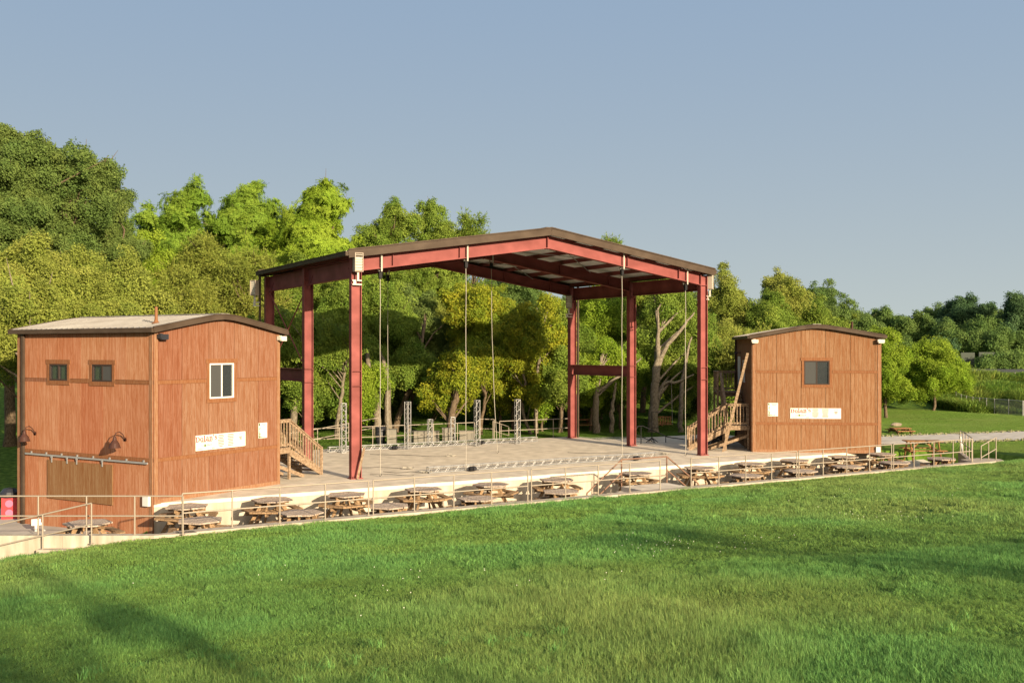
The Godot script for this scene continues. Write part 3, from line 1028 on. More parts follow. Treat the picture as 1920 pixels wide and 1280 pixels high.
	for k in 2:
		s = Shape.new()
		s.bar(f + across * k, tp + across * 0.8 * k, 0.05, 0.09, Vector3(1, 0, 0))
		obj("side_rail", s, M["deck wood"], ld)
	for k in 15:
		s = Shape.new()
		var h := (k + 0.8) / 15.6
		var a := f.lerp(tp, h)
		s.tube([a, a + across * lerpf(1.0, 0.8, h)], [0.02, 0.02], 6)
		obj("rung", s, M["deck wood"], ld)

func sign_board(host: Node3D, t0: float, t1: float, y0: float, y1: float, which: String) -> void:
	var tr := host.transform
	var p: Vector3 = tr * Vector3((t0 + t1) / 2, (y0 + y1) / 2, 0.045)
	var w := t1 - t0
	var h := y1 - y0
	var n := thing("menu_sign", "long white menu sign with red lettering on the %s cabin" % which, "sign", p, rad_to_deg(tr.basis.get_euler().y))
	var s := Shape.new()
	s.box(Vector3(0, 0, -0.012), Vector3(w, h, 0.024))
	obj("board", s, M["sign board"], n)
	var tm := TextMesh.new()
	var fnt := SystemFont.new()
	fnt.font_names = PackedStringArray(["Droid Serif"])
	fnt.font_weight = 700
	fnt.font_italic = true
	tm.text = "Dolan's"
	tm.font = fnt
	tm.font_size = 48
	tm.pixel_size = 0.0056
	tm.depth = 0.006
	var le := obj("lettering", tm, M["red print"], n)
	le.position = Vector3(-w * 0.295, h * 0.27, 0.003)
	le.rotation_degrees.z = 3
	var add := func(called: String, m: String, boxes: Array):
		var q := Shape.new()
		for b in boxes:
			q.box(Vector3(b[0] * w, b[1] * h, 0.002), Vector3(b[2] * w, b[3] * h, 0.004))
		obj(called, q, M[m], n)
	var line1 := []
	for k in 9:
		if k != 4:
			line1.append([-0.385 + k * 0.0235, 0.065, 0.016, 0.075])
	add.call("small_print", "grey print", line1)
	add.call("blue_emblem", "blue print", [[-0.388, -0.19, 0.012, 0.19], [-0.358, -0.19, 0.012, 0.19], [-0.373, -0.19, 0.02, 0.05]])
	add.call("green_emblem", "green print", [[-0.322, -0.19, 0.036, 0.17], [-0.205, -0.17, 0.014, 0.09]])
	add.call("small_print", "grey print", [[-0.262, -0.13, 0.05, 0.025], [-0.262, -0.21, 0.07, 0.04]])
	add.call("small_print", "grey print", [[-0.42, -0.40, 0.10, 0.035], [-0.29, -0.40, 0.10, 0.02], [-0.16, -0.40, 0.06, 0.05]])
	for c in 2:
		var rows := []
		var r := RandomNumberGenerator.new()
		r.seed = 5 + c
		for k in 8:
			rows.append([-0.005 + 0.195 * c, 0.40 - k * 0.105, r.randf_range(0.07, 0.13), 0.05])
		add.call("menu_text", "grey print", rows)
	add.call("menu_text", "grey print", [[0.40, 0.37, 0.09, 0.03], [0.40, 0.16, 0.07, 0.06], [0.40, 0.07, 0.05, 0.05], [0.40, -0.01, 0.05, 0.04]])

func poster(host: Node3D, t0: float, t1: float, y0: float, y1: float, which: String) -> void:
	var tr := host.transform
	var w := t1 - t0
	var h := y1 - y0
	var n := thing("poster", "small upright white poster with leafy border on the %s cabin" % which, "poster", tr * Vector3((t0 + t1) / 2, (y0 + y1) / 2, 0.036), rad_to_deg(tr.basis.get_euler().y))
	var s := Shape.new()
	s.box(Vector3(0, 0, -0.007), Vector3(w, h, 0.014))
	obj("board", s, M["sign board"], n)
	var r := RandomNumberGenerator.new()
	r.seed = 3
	s = Shape.new()
	for k in 26:
		var y := r.randf_range(-0.45, 0.45)
		s.obox(Vector3(w * (-0.38 + 0.07 * r.randf_range(-1, 1)), h * y, 0.002), Vector3(0.018, 0.012, 0) * r.randf_range(0.5, 1.2), Vector3(-0.008, 0.018, 0), Vector3(0, 0, 0.002))
	for k in 8:
		s.box(Vector3(w * r.randf_range(-0.3, 0.2), -h * 0.42, 0.002), Vector3(0.03, 0.03, 0.004))
	obj("leaf_border", s, M["green print"], n)
	s = Shape.new()
	for k in 4:
		s.box(Vector3(w * (-0.08 + 0.14 * k), h * 0.42, 0.002), Vector3(w * 0.08, h * 0.035, 0.004))
	s.box(Vector3(w * 0.12, h * 0.32, 0.002), Vector3(w * 0.36, h * 0.03, 0.004))
	obj("small_print", s, M["grey print"], n)

func stairs(host: Node3D, xw: float, sd: float, label: String, upper: bool) -> void:
	var t := thing("wooden_stairs", label, "stairs", host.position, host.rotation_degrees.y, "wooden stairs beside the cabins")
	var m: Material = M["deck wood"]
	var top := 1.30
	var out := 1.2
	var run := 0.30
	var z0 := -0.60
	var z1 := -1.75
	var X := func(a: float) -> float: return xw + sd * (0.07 + a)
	var part := func(called: String, p: Vector3, q: Vector3, w: float, h: float):
		var s := Shape.new()
		s.bar(p, q, w, h)
		obj(called, s, m, t)
	for k in 8:
		var x: float = X.call(0.075 + k * 0.15)
		part.call("deck_board", Vector3(x, top - 0.02, z0 + 0.03), Vector3(x, top - 0.02, z1 - 0.03), 0.14, 0.04)
	for z in [z0, z1]:
		part.call("joist", Vector3(X.call(0.0), top - 0.14, z), Vector3(X.call(out), top - 0.14, z), 0.04, 0.19)
		for a in [0.06, out]:
			part.call("post", Vector3(X.call(a), -0.02, z - 0.07 * signf(z - z1 + 0.1)), Vector3(X.call(a), top + (1.12 if not (upper and z == z1) else 0.0), z - 0.07 * signf(z - z1 + 0.1)), 0.09, 0.09)
	for k in 6:
		var x: float = X.call(out + 0.05 + run * (k + 0.45))
		part.call("tread", Vector3(x, top - 0.186 * (k + 1), z0 - 0.02), Vector3(x, top - 0.186 * (k + 1), z1 + 0.02), 0.28, 0.04)
	var fx: float = X.call(out + run * 6.2)
	for z in [z0, z1]:
		part.call("stringer", Vector3(X.call(out), top - 0.22, z), Vector3(fx, -0.02 + 0.12, z), 0.045, 0.25)
		part.call("brace", Vector3(X.call(0.1), 0.75, z - 0.1), Vector3(X.call(out + 0.9), 0.03, z - 0.1), 0.045, 0.14)
		var end := Vector3(fx, 0.06, z)
		part.call("post", end - Vector3(0, 0.08, 0), end + Vector3(0, 1.10, 0), 0.09, 0.09)
		var a := Vector3(X.call(out), top + 1.06, z)
		var b := end + Vector3(0, 1.06, 0)
		part.call("handrail", a, b, 0.13, 0.04)
		part.call("lower_rail", a - Vector3(0, 0.08, 0), b - Vector3(0, 0.08, 0), 0.04, 0.09)
		part.call("lower_rail", a - Vector3(0, 0.98, 0), b - Vector3(0, 0.94, 0), 0.04, 0.09)
		for k in 12:
			var p := a.lerp(b, (k + 0.7) / 12.4)
			part.call("baluster", p - Vector3(0, 1.0, -0.03), p - Vector3(0, 0.03, -0.03), 0.04, 0.04)
	var rails := [[Vector3(X.call(0.06), top, z0), Vector3(X.call(out), top, z0), 7]]
	if not upper:
		rails.append([Vector3(X.call(0.06), top, z1), Vector3(X.call(out), top, z1), 7])
	if upper:
		var dk := 2.90
		var za := -4.1
		var zb := -6.0
		for k in 8:
			part.call("tread", Vector3(X.call(0.02), top + 0.2 * (k + 1), z1 - 0.2 - 0.27 * k), Vector3(X.call(1.05), top + 0.2 * (k + 1), z1 - 0.2 - 0.27 * k), 0.27, 0.04)
		for a in [0.03, 1.1]:
			part.call("stringer", Vector3(X.call(a), top - 0.1, z1), Vector3(X.call(a), dk - 0.15, za), 0.045, 0.26)
		var a1 := Vector3(X.call(1.1), top + 1.06, z1)
		var b1 := Vector3(X.call(1.1), dk + 1.06, za)
		part.call("handrail", a1, b1, 0.14, 0.04)
		part.call("lower_rail", a1 - Vector3(0, 0.96, 0), b1 - Vector3(0, 0.96, 0), 0.04, 0.09)
		for k in 14:
			var p := a1.lerp(b1, (k + 0.6) / 14.0)
			part.call("baluster", p - Vector3(0, 1.0, 0), p - Vector3(0, 0.03, 0), 0.04, 0.04)
		for k in 13:
			part.call("deck_board", Vector3(X.call(0.0), dk - 0.02, za - 0.075 - 0.147 * k), Vector3(X.call(1.3), dk - 0.02, za - 0.075 - 0.147 * k), 0.14, 0.04)
		for z in [za, zb]:
			part.call("joist", Vector3(X.call(0.0), dk - 0.14, z), Vector3(X.call(1.3), dk - 0.14, z), 0.04, 0.19)
			part.call("post", Vector3(X.call(1.25), 0, z), Vector3(X.call(1.25), dk + 1.1, z), 0.10, 0.10)
		rails.append([Vector3(X.call(1.25), dk, za), Vector3(X.call(1.25), dk, zb), 12])
		rails.append([Vector3(X.call(0.06), dk, zb), Vector3(X.call(1.25), dk, zb), 8])
	for r in rails:
		part.call("handrail", r[0] + Vector3(0, 1.12, 0), r[1] + Vector3(0, 1.12, 0), 0.13, 0.04)
		for h in [1.04, 0.12]:
			part.call("lower_rail", r[0] + Vector3(0, h, 0), r[1] + Vector3(0, h, 0), 0.04, 0.09)
		for k in r[2]:
			var p: Vector3 = r[0].lerp(r[1], (k + 0.5) / r[2])
			part.call("baluster", p + Vector3(0, 0.05, 0.03), p + Vector3(0, 1.1, 0.03), 0.04, 0.04)

# ---------------------------------------------------------------- pipe railings
func railing(label: String, pts: Array, h := 1.08, m: Material = null, group := "", posts := true, mids := 1) -> Node3D:
	m = M["rail"] if m == null else m
	var t := thing("pipe_railing", label, "railing", pts[0], 0.0, group)
	var o: Vector3 = pts[0]
	for k in mids + 1:
		var s := Shape.new()
		var ps := []
		var rs := []
		for p in pts:
			ps.append(p - o + Vector3(0, h * (mids + 1 - k) / (mids + 1.0) - (0.0 if k == 0 else 0.02), 0))
			rs.append(0.022)
		s.tube(ps, rs, 7)
		obj("top_rail" if k == 0 else "middle_rail", s, m, t)
	if posts:
		for p in pts:
			var s := Shape.new()
			s.tube([p - o - Vector3(0, 0.02, 0), p - o + Vector3(0, h, 0)], [0.023, 0.023], 7)
			s.lathe([Vector2(0.07, 0), Vector2(0.07, 0.012), Vector2(0.0, 0.013)], p - o, 8)
			obj("post", s, m, t)
	return t

func build_rails() -> void:
	var names := ["first tan railing section on the kerb, in front of the left cabin corner", "second tan railing section on the kerb, below the left steps", "third tan railing section on the kerb, below the front left column", "fourth tan railing section on the kerb, below the fallen truss", "fifth tan railing section on the kerb, just past the concrete landing", "sixth tan railing section on the kerb, below the right cabin", "last tan railing section on the kerb, reaching the picnic table"]
	var secs := [[-8.77, -3.05, 5], [-2.89, 2.82, 5], [2.97, 8.6, 5], [10.09, 15.66, 5], [15.78, 21.4, 5], [21.53, 26.93, 5]]
	for i in secs.size():
		var pts := []
		for k in secs[i][2]:
			pts.append(st(lerpf(secs[i][0], secs[i][1], k / (secs[i][2] - 1.0)), -8.78, 0.0))
		railing(names[[0, 1, 2, 4, 5, 6][i]], pts, 1.08, null, "tan railings along the kerb")
	var gap := [st(8.6, -8.78, 0.0), st(10.09, -8.78, 0.0)]
	var lf := []
	for k in 7:
		lf.append(Vector3(-9.28 - 1.36 * k, 0, -28.76))
	railing("long level tan railing on the wall in front of the left cabin", lf)
	# sloping handrail outside the wall
	var sl := []
	for k in 6:
		var x := -11.72 - 1.36 * k
		sl.append(Vector3(x, -0.20 - 0.315 * k, -28.42))
	railing("sloping tan handrail below the left wall, falling to the left", sl, 1.13)
	var dk: Material = M["dark rail"]
	var r := thing("pipe_railing", "dark brown handrail around the concrete landing and its steps", "railing", Vector3.ZERO)
	var path := [st(6.3, -7.32, LANE + 0.90), st(7.9, -7.32, 1.02), st(10.1, -7.32, 1.02), st(11.7, -7.32, LANE + 0.90)]
	for h in [0.0, -0.52]:
		var s := Shape.new()
		var a := []
		for p in path:
			a.append(p + Vector3(0, h if h == 0.0 else h, 0))
		s.tube([a[0], a[1]], [0.028, 0.028], 7)
		s.tube([a[2], a[3]], [0.028, 0.028], 7)
		if h == 0.0:
			s.tube([a[1], a[2]], [0.028, 0.028], 7)
		obj("handrail", s, dk, r)
	for k in 4:
		var s := Shape.new()
		s.tube([Vector3(path[k].x, -0.02 if k in [1, 2] else LANE - 0.01, path[k].z), path[k]], [0.028, 0.028], 7)
		obj("post", s, dk, r)
	# right end of the lane
	var e := []
	for k in 5:
		e.append(st(lerpf(27.3, 30.9, k / 4.0), lerpf(-8.55, -5.3, k / 4.0), 0.0))
	railing("short tan railing closing the right end of the lane", e, 1.08, null, "", true, 1)
	railing("small sloping handrail at the far right tip of the kerb", [st(28.3, -8.3, -0.40), st(28.65, -8.45, -0.2), st(29.0, -8.6, 0.0)], 1.05)
	# behind the stage
	railing("tan railing at the back of the stage left of the truss towers", [st(2.2, 12.6), st(4.1, 12.6), st(6.0, 12.6), st(7.9, 12.6)], 1.08)
	railing("tan railing at the back of the stage behind the grey cabinets", [st(8.1, 12.5), st(9.6, 12.5), st(11.1, 12.5), st(12.2, 12.5)], 1.08)
	railing("tan railing at the back of the stage right of the landing", [st(13.9, 12.6), st(15.1, 12.6), st(16.4, 12.6), st(17.6, 12.6), st(18.7, 12.6)], 1.08)
	railing("tan railing around the steps at the back of the stage", [st(12.6, 12.7, 0.12), st(13.0, 13.3, 0.12), st(13.6, 12.7, 0.12)], 1.08)
	railing("falling ramp handrail behind the truss towers", [st(13.8, 13.2, 0.0), st(14.8, 14.0, -0.25), st(15.8, 14.8, -0.5)], 1.05)
	railing("rising ramp handrail beyond the left steps on the grass", [st(1.8, 14.6, -0.3), st(3.6, 14.6, -0.1), st(5.4, 14.6, 0.15), st(7.2, 14.6, 0.4)], 1.0)
	# black handrail by the right stairs
	var b := thing("stair_handrail", "black looped handrail on the pavement left of the right stairs", "handrail", st(19.4, 6.4))
	var s := Shape.new()
	var o := st(19.4, 6.4)
	var d := (st(1, 0) - st(0, 0))
	var q := func(a: float, y: float) -> Vector3: return d * a + Vector3(0, y, 0)
	s.tube([q.call(-0.1, 0.45), q.call(-0.32, 0.5), q.call(-0.40, 0.75), q.call(-0.22, 0.98), q.call(0.1, 1.0), q.call(1.9, 0.30), q.call(3.1, 0.12)], [0.025, 0.025, 0.025, 0.025, 0.025, 0.025, 0.025], 7)
	s.tube([q.call(-0.1, 0.45), q.call(0.9, 0.06)], [0.022, 0.022], 7)
	obj("handrail", s, M["black metal"], b)
	for a in [[0.0, 1.0], [1.75, 0.36]]:
		s = Shape.new()
		s.tube([q.call(a[0], 0.0), q.call(a[0], a[1])], [0.024, 0.024], 7)
		obj("post", s, M["black metal"], b)

# ---------------------------------------------------------------- picnic tables
func hexagon(r: float) -> PackedVector2Array:
	var p := PackedVector2Array()
	for k in 6:
		p.append(Vector2(cos(TAU * k / 6), sin(TAU * k / 6)) * r)
	return p

func hexagon_table() -> Node3D:
	var t := thing("hexagonal_table", "", "picnic table", Vector3.ZERO, 0, "hexagonal picnic tables in the lane")
	var H := 1.08
	var oct := hexagon(0.72)
	for k in 7:
		var y0 := -0.66 + k * 0.1886
		var band := PackedVector2Array([Vector2(-1, y0 + 0.004), Vector2(1, y0 + 0.004), Vector2(1, y0 + 0.1846), Vector2(-1, y0 + 0.1846)])
		var cut := Geometry2D.intersect_polygons(oct, band)
		if cut.is_empty():
			continue
		var poly := Array(cut[0])
		if Geometry2D.is_polygon_clockwise(cut[0]):
			poly.reverse()
		var s := Shape.new()
		s.prism(poly, Vector3(0, H - 0.045 + 0.002 * (k % 3), 0), Vector3.RIGHT, Vector3(0, 0, -1), Vector3(0, 0.045, 0))
		obj("tabletop_plank", s, M["table plank"], t)
	for k in 6:
		var a0 := TAU * k / 6
		var a1 := TAU * (k + 1) / 6
		for q in [[0.80, 0.935], [0.945, 1.08]]:
			var s := Shape.new()
			var e := 0.012
			s.prism([Vector2(cos(a0 + e), sin(a0 + e)) * q[0], Vector2(cos(a0 + e), sin(a0 + e)) * q[1], Vector2(cos(a1 - e), sin(a1 - e)) * q[1], Vector2(cos(a1 - e), sin(a1 - e)) * q[0]], Vector3(0, 0.72, 0), Vector3.RIGHT, Vector3(0, 0, -1), Vector3(0, 0.055, 0))
			obj("bench_plank", s, M["table wood"], t)
	for k in 6:
		var a := TAU * (k + 0.5) / 6
		var r := Vector3(cos(a), 0, sin(a))
		var s := Shape.new()
		var sd := Vector3(-sin(a), 0, cos(a)) * 0.08
		s.bar(r * 0.26 + Vector3(0, H - 0.05, 0) + sd, r * 0.90 + sd, 0.045, 0.125)
		obj("leg", s, M["table wood"], t)
		s = Shape.new()
		s.bar(r * 0.05 + Vector3(0, 0.645, 0), r * 0.92 + Vector3(0, 0.645, 0), 0.045, 0.12)
		s.bar(r * 0.02 + Vector3(0, H - 0.11, 0), r * 0.6 + Vector3(0, H - 0.11, 0), 0.045, 0.11)
		obj("bearer", s, M["table wood"], t)
	return t

func build_tables() -> void:
	var spots := [[-7.6, -4.15, 8, "hexagonal picnic table against the lane wall at the corner of the left cabin"],
		[-4.71, -4.1, 30, "hexagonal picnic table against the lane wall below the left steps"],
		[-2.01, -4.2, 2, "hexagonal picnic table against the lane wall just left of the front left column"],
		[0.97, -4.35, 22, "hexagonal picnic table against the lane wall just right of the front left column"],
		[3.79, -4.45, 40, "hexagonal picnic table against the lane wall below the left end of the fallen truss"],
		[6.78, -4.5, 12, "hexagonal picnic table against the lane wall just left of the concrete landing"],
		[10.8, -4.4, 33, "hexagonal picnic table behind the brown handrail of the landing"],
		[14.5, -4.2, 5, "hexagonal picnic table against the lane wall right of the landing handrail"],
		[17.57, -4.1, 20, "hexagonal picnic table against the lane wall below the right stairs"],
		[20.35, -4.1, 38, "hexagonal picnic table against the lane wall under the left edge of the right cabin"],
		[23.64, -4.1, 10, "hexagonal picnic table against the lane wall under the signs of the right cabin"],
		[26.3, -4.2, 28, "hexagonal picnic table at the right end of the lane wall"],
		[-7.88, -7.18, 15, "near hexagonal picnic table hidden by the kerb, in front of the left cabin corner"],
		[-4.77, -7.35, 35, "near hexagonal picnic table hidden by the kerb, below the left steps"],
		[-1.77, -7.45, 7, "near hexagonal picnic table hidden by the kerb, below the front left column"],
		[1.56, -7.45, 26, "near hexagonal picnic table hidden by the kerb, left of the fallen truss"],
		[5.06, -7.45, 3, "near hexagonal picnic table hidden by the kerb, left of the landing"],
		[14.3, -7.3, 31, "near hexagonal picnic table hidden by the kerb, right of the landing"],
		[17.43, -7.3, 18, "near hexagonal picnic table hidden by the kerb, below the landing of the right stairs"],
		[20.51, -7.15, 2, "near hexagonal picnic table hidden by the kerb, below the right cabin"],
		[23.61, -7.15, 24, "near hexagonal picnic table hidden by the kerb, below the right cabin's right edge"],
		[27.0, -7.1, 39, "last hexagonal picnic table in the lane beside its end wall"]]
	var proto := hexagon_table()
	for i in spots.size():
		var q = spots[i]
		var at := st(q[0], q[1], LANE + 0.001)
		if i == 0:
			proto.position = at
			proto.rotation_degrees.y = STAGE_ANGLE + q[2]
			proto.set_meta("label", q[3])
		else:
			copy(proto, q[3], at, STAGE_ANGLE + q[2])
	copy(proto, "hexagonal picnic table by the wall at the left, in front of the sliding shutter", Vector3(-12.9, -1.12, -31.0), 12)
	# rectangular tables beyond the lane
	var t := thing("picnic_table", "large new orange brown picnic table at the right end of the stage pavement", "picnic table", Vector3(21.1, -0.50, -52.4), -3)
	plain_table(t, 1.85, 1.06, M["new table wood"])
	var u := thing("picnic_table", "low weathered wooden table on the grass behind the right cabin", "picnic table", Vector3(24.5, -0.05, -64.4), 4)
	plain_table(u, 1.15, 0.36, M["new table wood"])
	var w := thing("picnic_table", "orange picnic table under the trees seen past the back right columns", "picnic table", Vector3(4.6, -0.05, -66.5), 10)
	plain_table(w, 1.9, 0.76, M["new table wood"])

func plain_table(t: Node3D, l: float, h: float, m: Material) -> void:
	for k in 5:
		var s := Shape.new()
		s.box(Vector3(0, h - 0.02, -0.32 + 0.16 * k), Vector3(l, 0.045, 0.15))
		obj("tabletop_plank", s, m, t)
	for sd in [-1, 1]:
		for k in 2:
			var s := Shape.new()
			s.box(Vector3(0, h * 0.58, sd * (0.72 + 0.15 * k)), Vector3(l, 0.045, 0.14))
			obj("bench_plank", s, m, t)
		var x: float = sd * l * 0.38
		for z in [-1, 1]:
			var s := Shape.new()
			s.bar(Vector3(x, h - 0.05, 0.24 * z), Vector3(x, 0.0, 0.72 * z), 0.045, 0.12)
			obj("leg", s, m, t)
		var s2 := Shape.new()
		s2.box(Vector3(x + 0.046, h * 0.52, 0), Vector3(0.045, 0.12, 1.7))
		obj("bearer", s2, m, t)
		var s3 := Shape.new()
		s3.bar(Vector3(x * 0.95, h * 0.45, 0), Vector3(x * 0.25, h - 0.05, 0), 0.045, 0.09)
		obj("brace", s3, m, t)

# ---------------------------------------------------------------- trusses, cases and cables on the stage
func truss(called: String, label: String, at: Vector3, turn: float, length: float, upright: bool, group: String) -> Node3D:
	var t := thing(called, label, "truss", at, turn, group)
	var g := 0.115
	var ax := Vector3.UP if upright else Vector3.RIGHT
	var u := Vector3.RIGHT if upright else Vector3.UP
	var w := Vector3(0, 0, 1)
	var lift := Vector3.ZERO if upright else Vector3(0, g + 0.026, 0)
	var cs := []
	for q in [[-1, -1], [1, -1], [1, 1], [-1, 1]]:
		var c: Vector3 = (u * q[0] + w * q[1]) * g + lift
		cs.append(c)
		var s := Shape.new()
		s.tube([c, c + ax * length], [0.021, 0.021], 7)
		obj("chord", s, M["aluminium"], t)
	for f in 4:
		var a: Vector3 = cs[f]
		var b: Vector3 = cs[(f + 1) % 4]
		var s := Shape.new()
		var n := int(length / 0.24)
		for k in n:
			var p: Vector3 = (a if (k + f) % 2 == 0 else b) + ax * (length * (k + 0.04) / n)
			var q: Vector3 = (b if (k + f) % 2 == 0 else a) + ax * (length * (k + 0.96) / n)
			s.tube([p, q], [0.011, 0.011], 4, false)
		for e in [0.012, length - 0.012]:
			s.tube([a + ax * e, b + ax * e], [0.014, 0.014], 5, false)
		obj("lacing", s, M["aluminium"], t)
	return t

func build_backstage() -> void:
	truss("lying_truss", "long aluminium box truss lying along the front of the stage", st(3.3, 0.12, 0.0), STAGE_ANGLE + 0.6, 12.3, false, "")
	truss("lying_truss", "long aluminium box truss lying along the back of the stage", st(2.8, 10.75, 0.0), STAGE_ANGLE - 0.6, 12.4, false, "")
	var tw := [[3.4, 10.15, 2.52, 20, "leftmost tall truss tower at the back of the stage, beside the front left column"], [6.95, 10.15, 2.50, 60, "second tall truss tower from the left at the back of the stage"], [10.95, 9.9, 2.50, 32, "third tall truss tower from the left at the back of the stage"], [13.5, 9.9, 2.48, 28, "rightmost tall truss tower at the back of the stage"], [9.0, 11.7, 1.42, 25, "short truss upright behind the second tall tower"], [10.4, 11.7, 1.5, 15, "short truss upright beside the grey cabinets"]]
	for q in tw:
		truss("truss_tower", q[4], st(q[0], q[1], 0.0), q[3], q[2], true, "upright trusses at the back of the stage")
	for q in [[5.3, 0.14, "black hoist motor hooked on the left part of the front lying truss"], [14.0, 0.02, "black hoist motor hooked on the right part of the front lying truss"], [11.6, 10.85, "black hoist motor on the back lying truss near the right towers"], [6.3, 10.6, "grey hoist motor by the foot of the second truss tower"]]:
		var h := thing("hoist_motor", q[2], "hoist", st(q[0], q[1] - 0.28, 0.0), STAGE_ANGLE + 20, "hoist motors lying by the trusses")
		var s := Shape.new()
		s.tube([Vector3(-0.2, 0.11, 0), Vector3(-0.16, 0.11, 0), Vector3(0.12, 0.11, 0), Vector3(0.17, 0.11, 0)], [0.06, 0.105, 0.105, 0.07], 10)
		obj("motor", s, M["black metal"], h)
		s = Shape.new()
		s.box(Vector3(0.0, 0.12, 0.1), Vector3(0.16, 0.12, 0.12))
		s.tube([Vector3(0.17, 0.1, 0), Vector3(0.27, 0.06, 0.03), Vector3(0.3, 0.02, 0.08)], [0.025, 0.02, 0.015], 6)
		obj("gear_case", s, M["black plastic"], h)
	# cables on the floor
	var cb := [[[1.6, 3.4], [2.3, 3.2], [3.1, 2.2], [3.3, 2.1], "dark cable lying on the stage right of the front left column"], [[1.9, 1.6], [2.4, 0.9], [2.9, 1.0], [3.2, 0.3], "dark cable lying between the front left column and the front truss"], [[4.2, 8.6], [5.4, 7.6], [6.4, 6.2], [7.2, 5.9], "dark cable curling across the back left of the stage"], [[13.2, 4.4], [14.0, 3.6], [15.2, 3.1], [15.9, 2.2], "dark cable lying in the right part of the stage floor"], [[1.0, 0.9], [1.6, 0.7], [2.1, -0.1], [2.5, -0.2], "short dark cable beside the foot of the front left column"]]
	for c in cb:
		var k := Curve3D.new()
		var o := st(c[0][0], c[0][1])
		for i in 4:
			var p := st(c[i][0], c[i][1], 0.016) - o
			var tn := (st(c[mini(i + 1, 3)][0], c[mini(i + 1, 3)][1]) - st(c[maxi(i - 1, 0)][0], c[maxi(i - 1, 0)][1])) * 0.22
			k.add_point(p, -tn + Vector3(0, 0, 0.25 * (i % 2)), tn + Vector3(0.2 * (i % 2), 0, 0))
		var ps := []
		var rs := []
		for i in 26:
			ps.append(k.sample_baked(k.get_baked_length() * i / 25.0))
			rs.append(0.011)
		var s := Shape.new()
		s.tube(ps, rs, 5)
		var m := obj("cable", s, M["cable"])
		m.position = o
		tag(m, c[4], "cable", "cables lying on the stage")
	for q in [[3.25, 2.0, "tangled grey chain end on the stage near the front left column"], [3.3, 0.25, "tangled chain heap at the left end of the front truss"], [7.3, 5.8, "tangled cable heap on the back left part of the stage"], [17.0, 1.2, "small pale chain heap beside the front right column"]]:
		var s := Shape.new()
		for k in 7:
			var a := rng.randf() * TAU
			var p := Vector3(rng.randf_range(-0.2, 0.2), 0.03 + 0.02 * (k % 3), rng.randf_range(-0.15, 0.15))
			var ps := []
			var rs := []
			for j in 8:
				ps.append(p + Vector3(cos(a + j * 0.8) * 0.12, 0.012 * (j % 2), sin(a + j * 0.8) * 0.09))
				rs.append(0.013)
			s.tube(ps, rs, 4)
		var m := obj("chain_heap", s, M["chain"])
		m.position = st(q[0], q[1])
		tag(m, q[2], "chain", "chain heaps on the stage")
	var pl := thing("plank", "pale wooden plank leaning against the foot of the front left column", "plank", st(0.0, -0.25))
	var ps2 := Shape.new()
	ps2.bar(Vector3(0.0, 0.02, 0.05), Vector3(0.25, 1.25, -0.06), 0.03, 0.09, Vector3(1, 0, 0))
	obj("board", ps2, M["deck wood"], pl)
	# cabinets behind the stage
	for q in [[7.7, 13.9, 0.55, 0.8, 0.5, "left pale grey cabinet behind the back railing"], [9.75, 13.8, 1.5, 0.62, 0.6, "wide pale grey cabinet in the middle behind the back railing"], [11.1, 13.75, 0.6, 0.75, 0.5, "pale grey cabinet behind the short truss upright"], [12.3, 13.6, 0.9, 0.55, 0.5, "right pale grey cabinet beside the leaning trunk"]]:
		var c := thing("cabinet", q[5], "cabinet", st(q[0], q[1], -0.1), 5, "pale cabinets behind the stage")
		var s := Shape.new()
		s.box(Vector3(0, q[3] / 2 + 0.05, 0), Vector3(q[2], q[3], q[4]))
		obj("housing", s, M["beige metal"], c)
		s = Shape.new()
		s.box(Vector3(0, q[3] + 0.07, 0.0), Vector3(q[2] + 0.06, 0.04, q[4] + 0.06))
		obj("lid", s, M["beige metal"], c)
		s = Shape.new()
		for k in 2:
			s.box(Vector3((k - 0.5) * q[2] * 0.5, q[3] / 2 + 0.05, q[4] / 2 + 0.008), Vector3(q[2] * 0.44, q[3] * 0.86, 0.016))
		obj("door", s, M["beige metal"], c)
		s = Shape.new()
		for k in 2:
			s.box(Vector3((k - 0.5) * q[2] * 0.7, 0.02, 0), Vector3(0.08, 0.06, q[4] * 0.9))
		obj("foot", s, M["black metal"], c)
	var bn := thing("waste_bin", "black bagged waste bin behind the back railing beside the split trunk", "bin", st(7.3, 14.6, -0.1))
	var bs := Shape.new()
	bs.lathe([Vector2(0.0, 0.0), Vector2(0.24, 0.0), Vector2(0.30, 0.5), Vector2(0.29, 0.85), Vector2(0.33, 0.95), Vector2(0.30, 1.0), Vector2(0.22, 0.93), Vector2(0.0, 0.90)], Vector3.ZERO, 14)
	obj("bag", bs, M["black plastic"], bn)
	# red bin at the far left
	var rb := thing("waste_bin", "red square waste bin with black domed lid at the left cabin", "bin", Vector3(-19.35, -1.34, -39.3), 20)
	bs = Shape.new()
	bs.prism([Vector2(-0.27, -0.24), Vector2(0.27, -0.24), Vector2(0.27, 0.24), Vector2(-0.27, 0.24)], Vector3(0, 0.03, 0), Vector3.RIGHT, Vector3(0, 0, -1), Vector3(0, 0.86, 0))
	obj("body", bs, M["red plastic"], rb)
	bs = Shape.new()
	bs.lathe([Vector2(0.36, 0.0), Vector2(0.37, 0.08), Vector2(0.33, 0.2), Vector2(0.22, 0.32), Vector2(0.0, 0.37)], Vector3(0, 0.89, 0), 14)
	obj("lid", bs, M["black plastic"], rb)
	bs = Shape.new()
	bs.lathe([Vector2(0.0, 0.0), Vector2(0.13, 0.0), Vector2(0.14, 0.012), Vector2(0.0, 0.014)], Vector3.ZERO, 14)
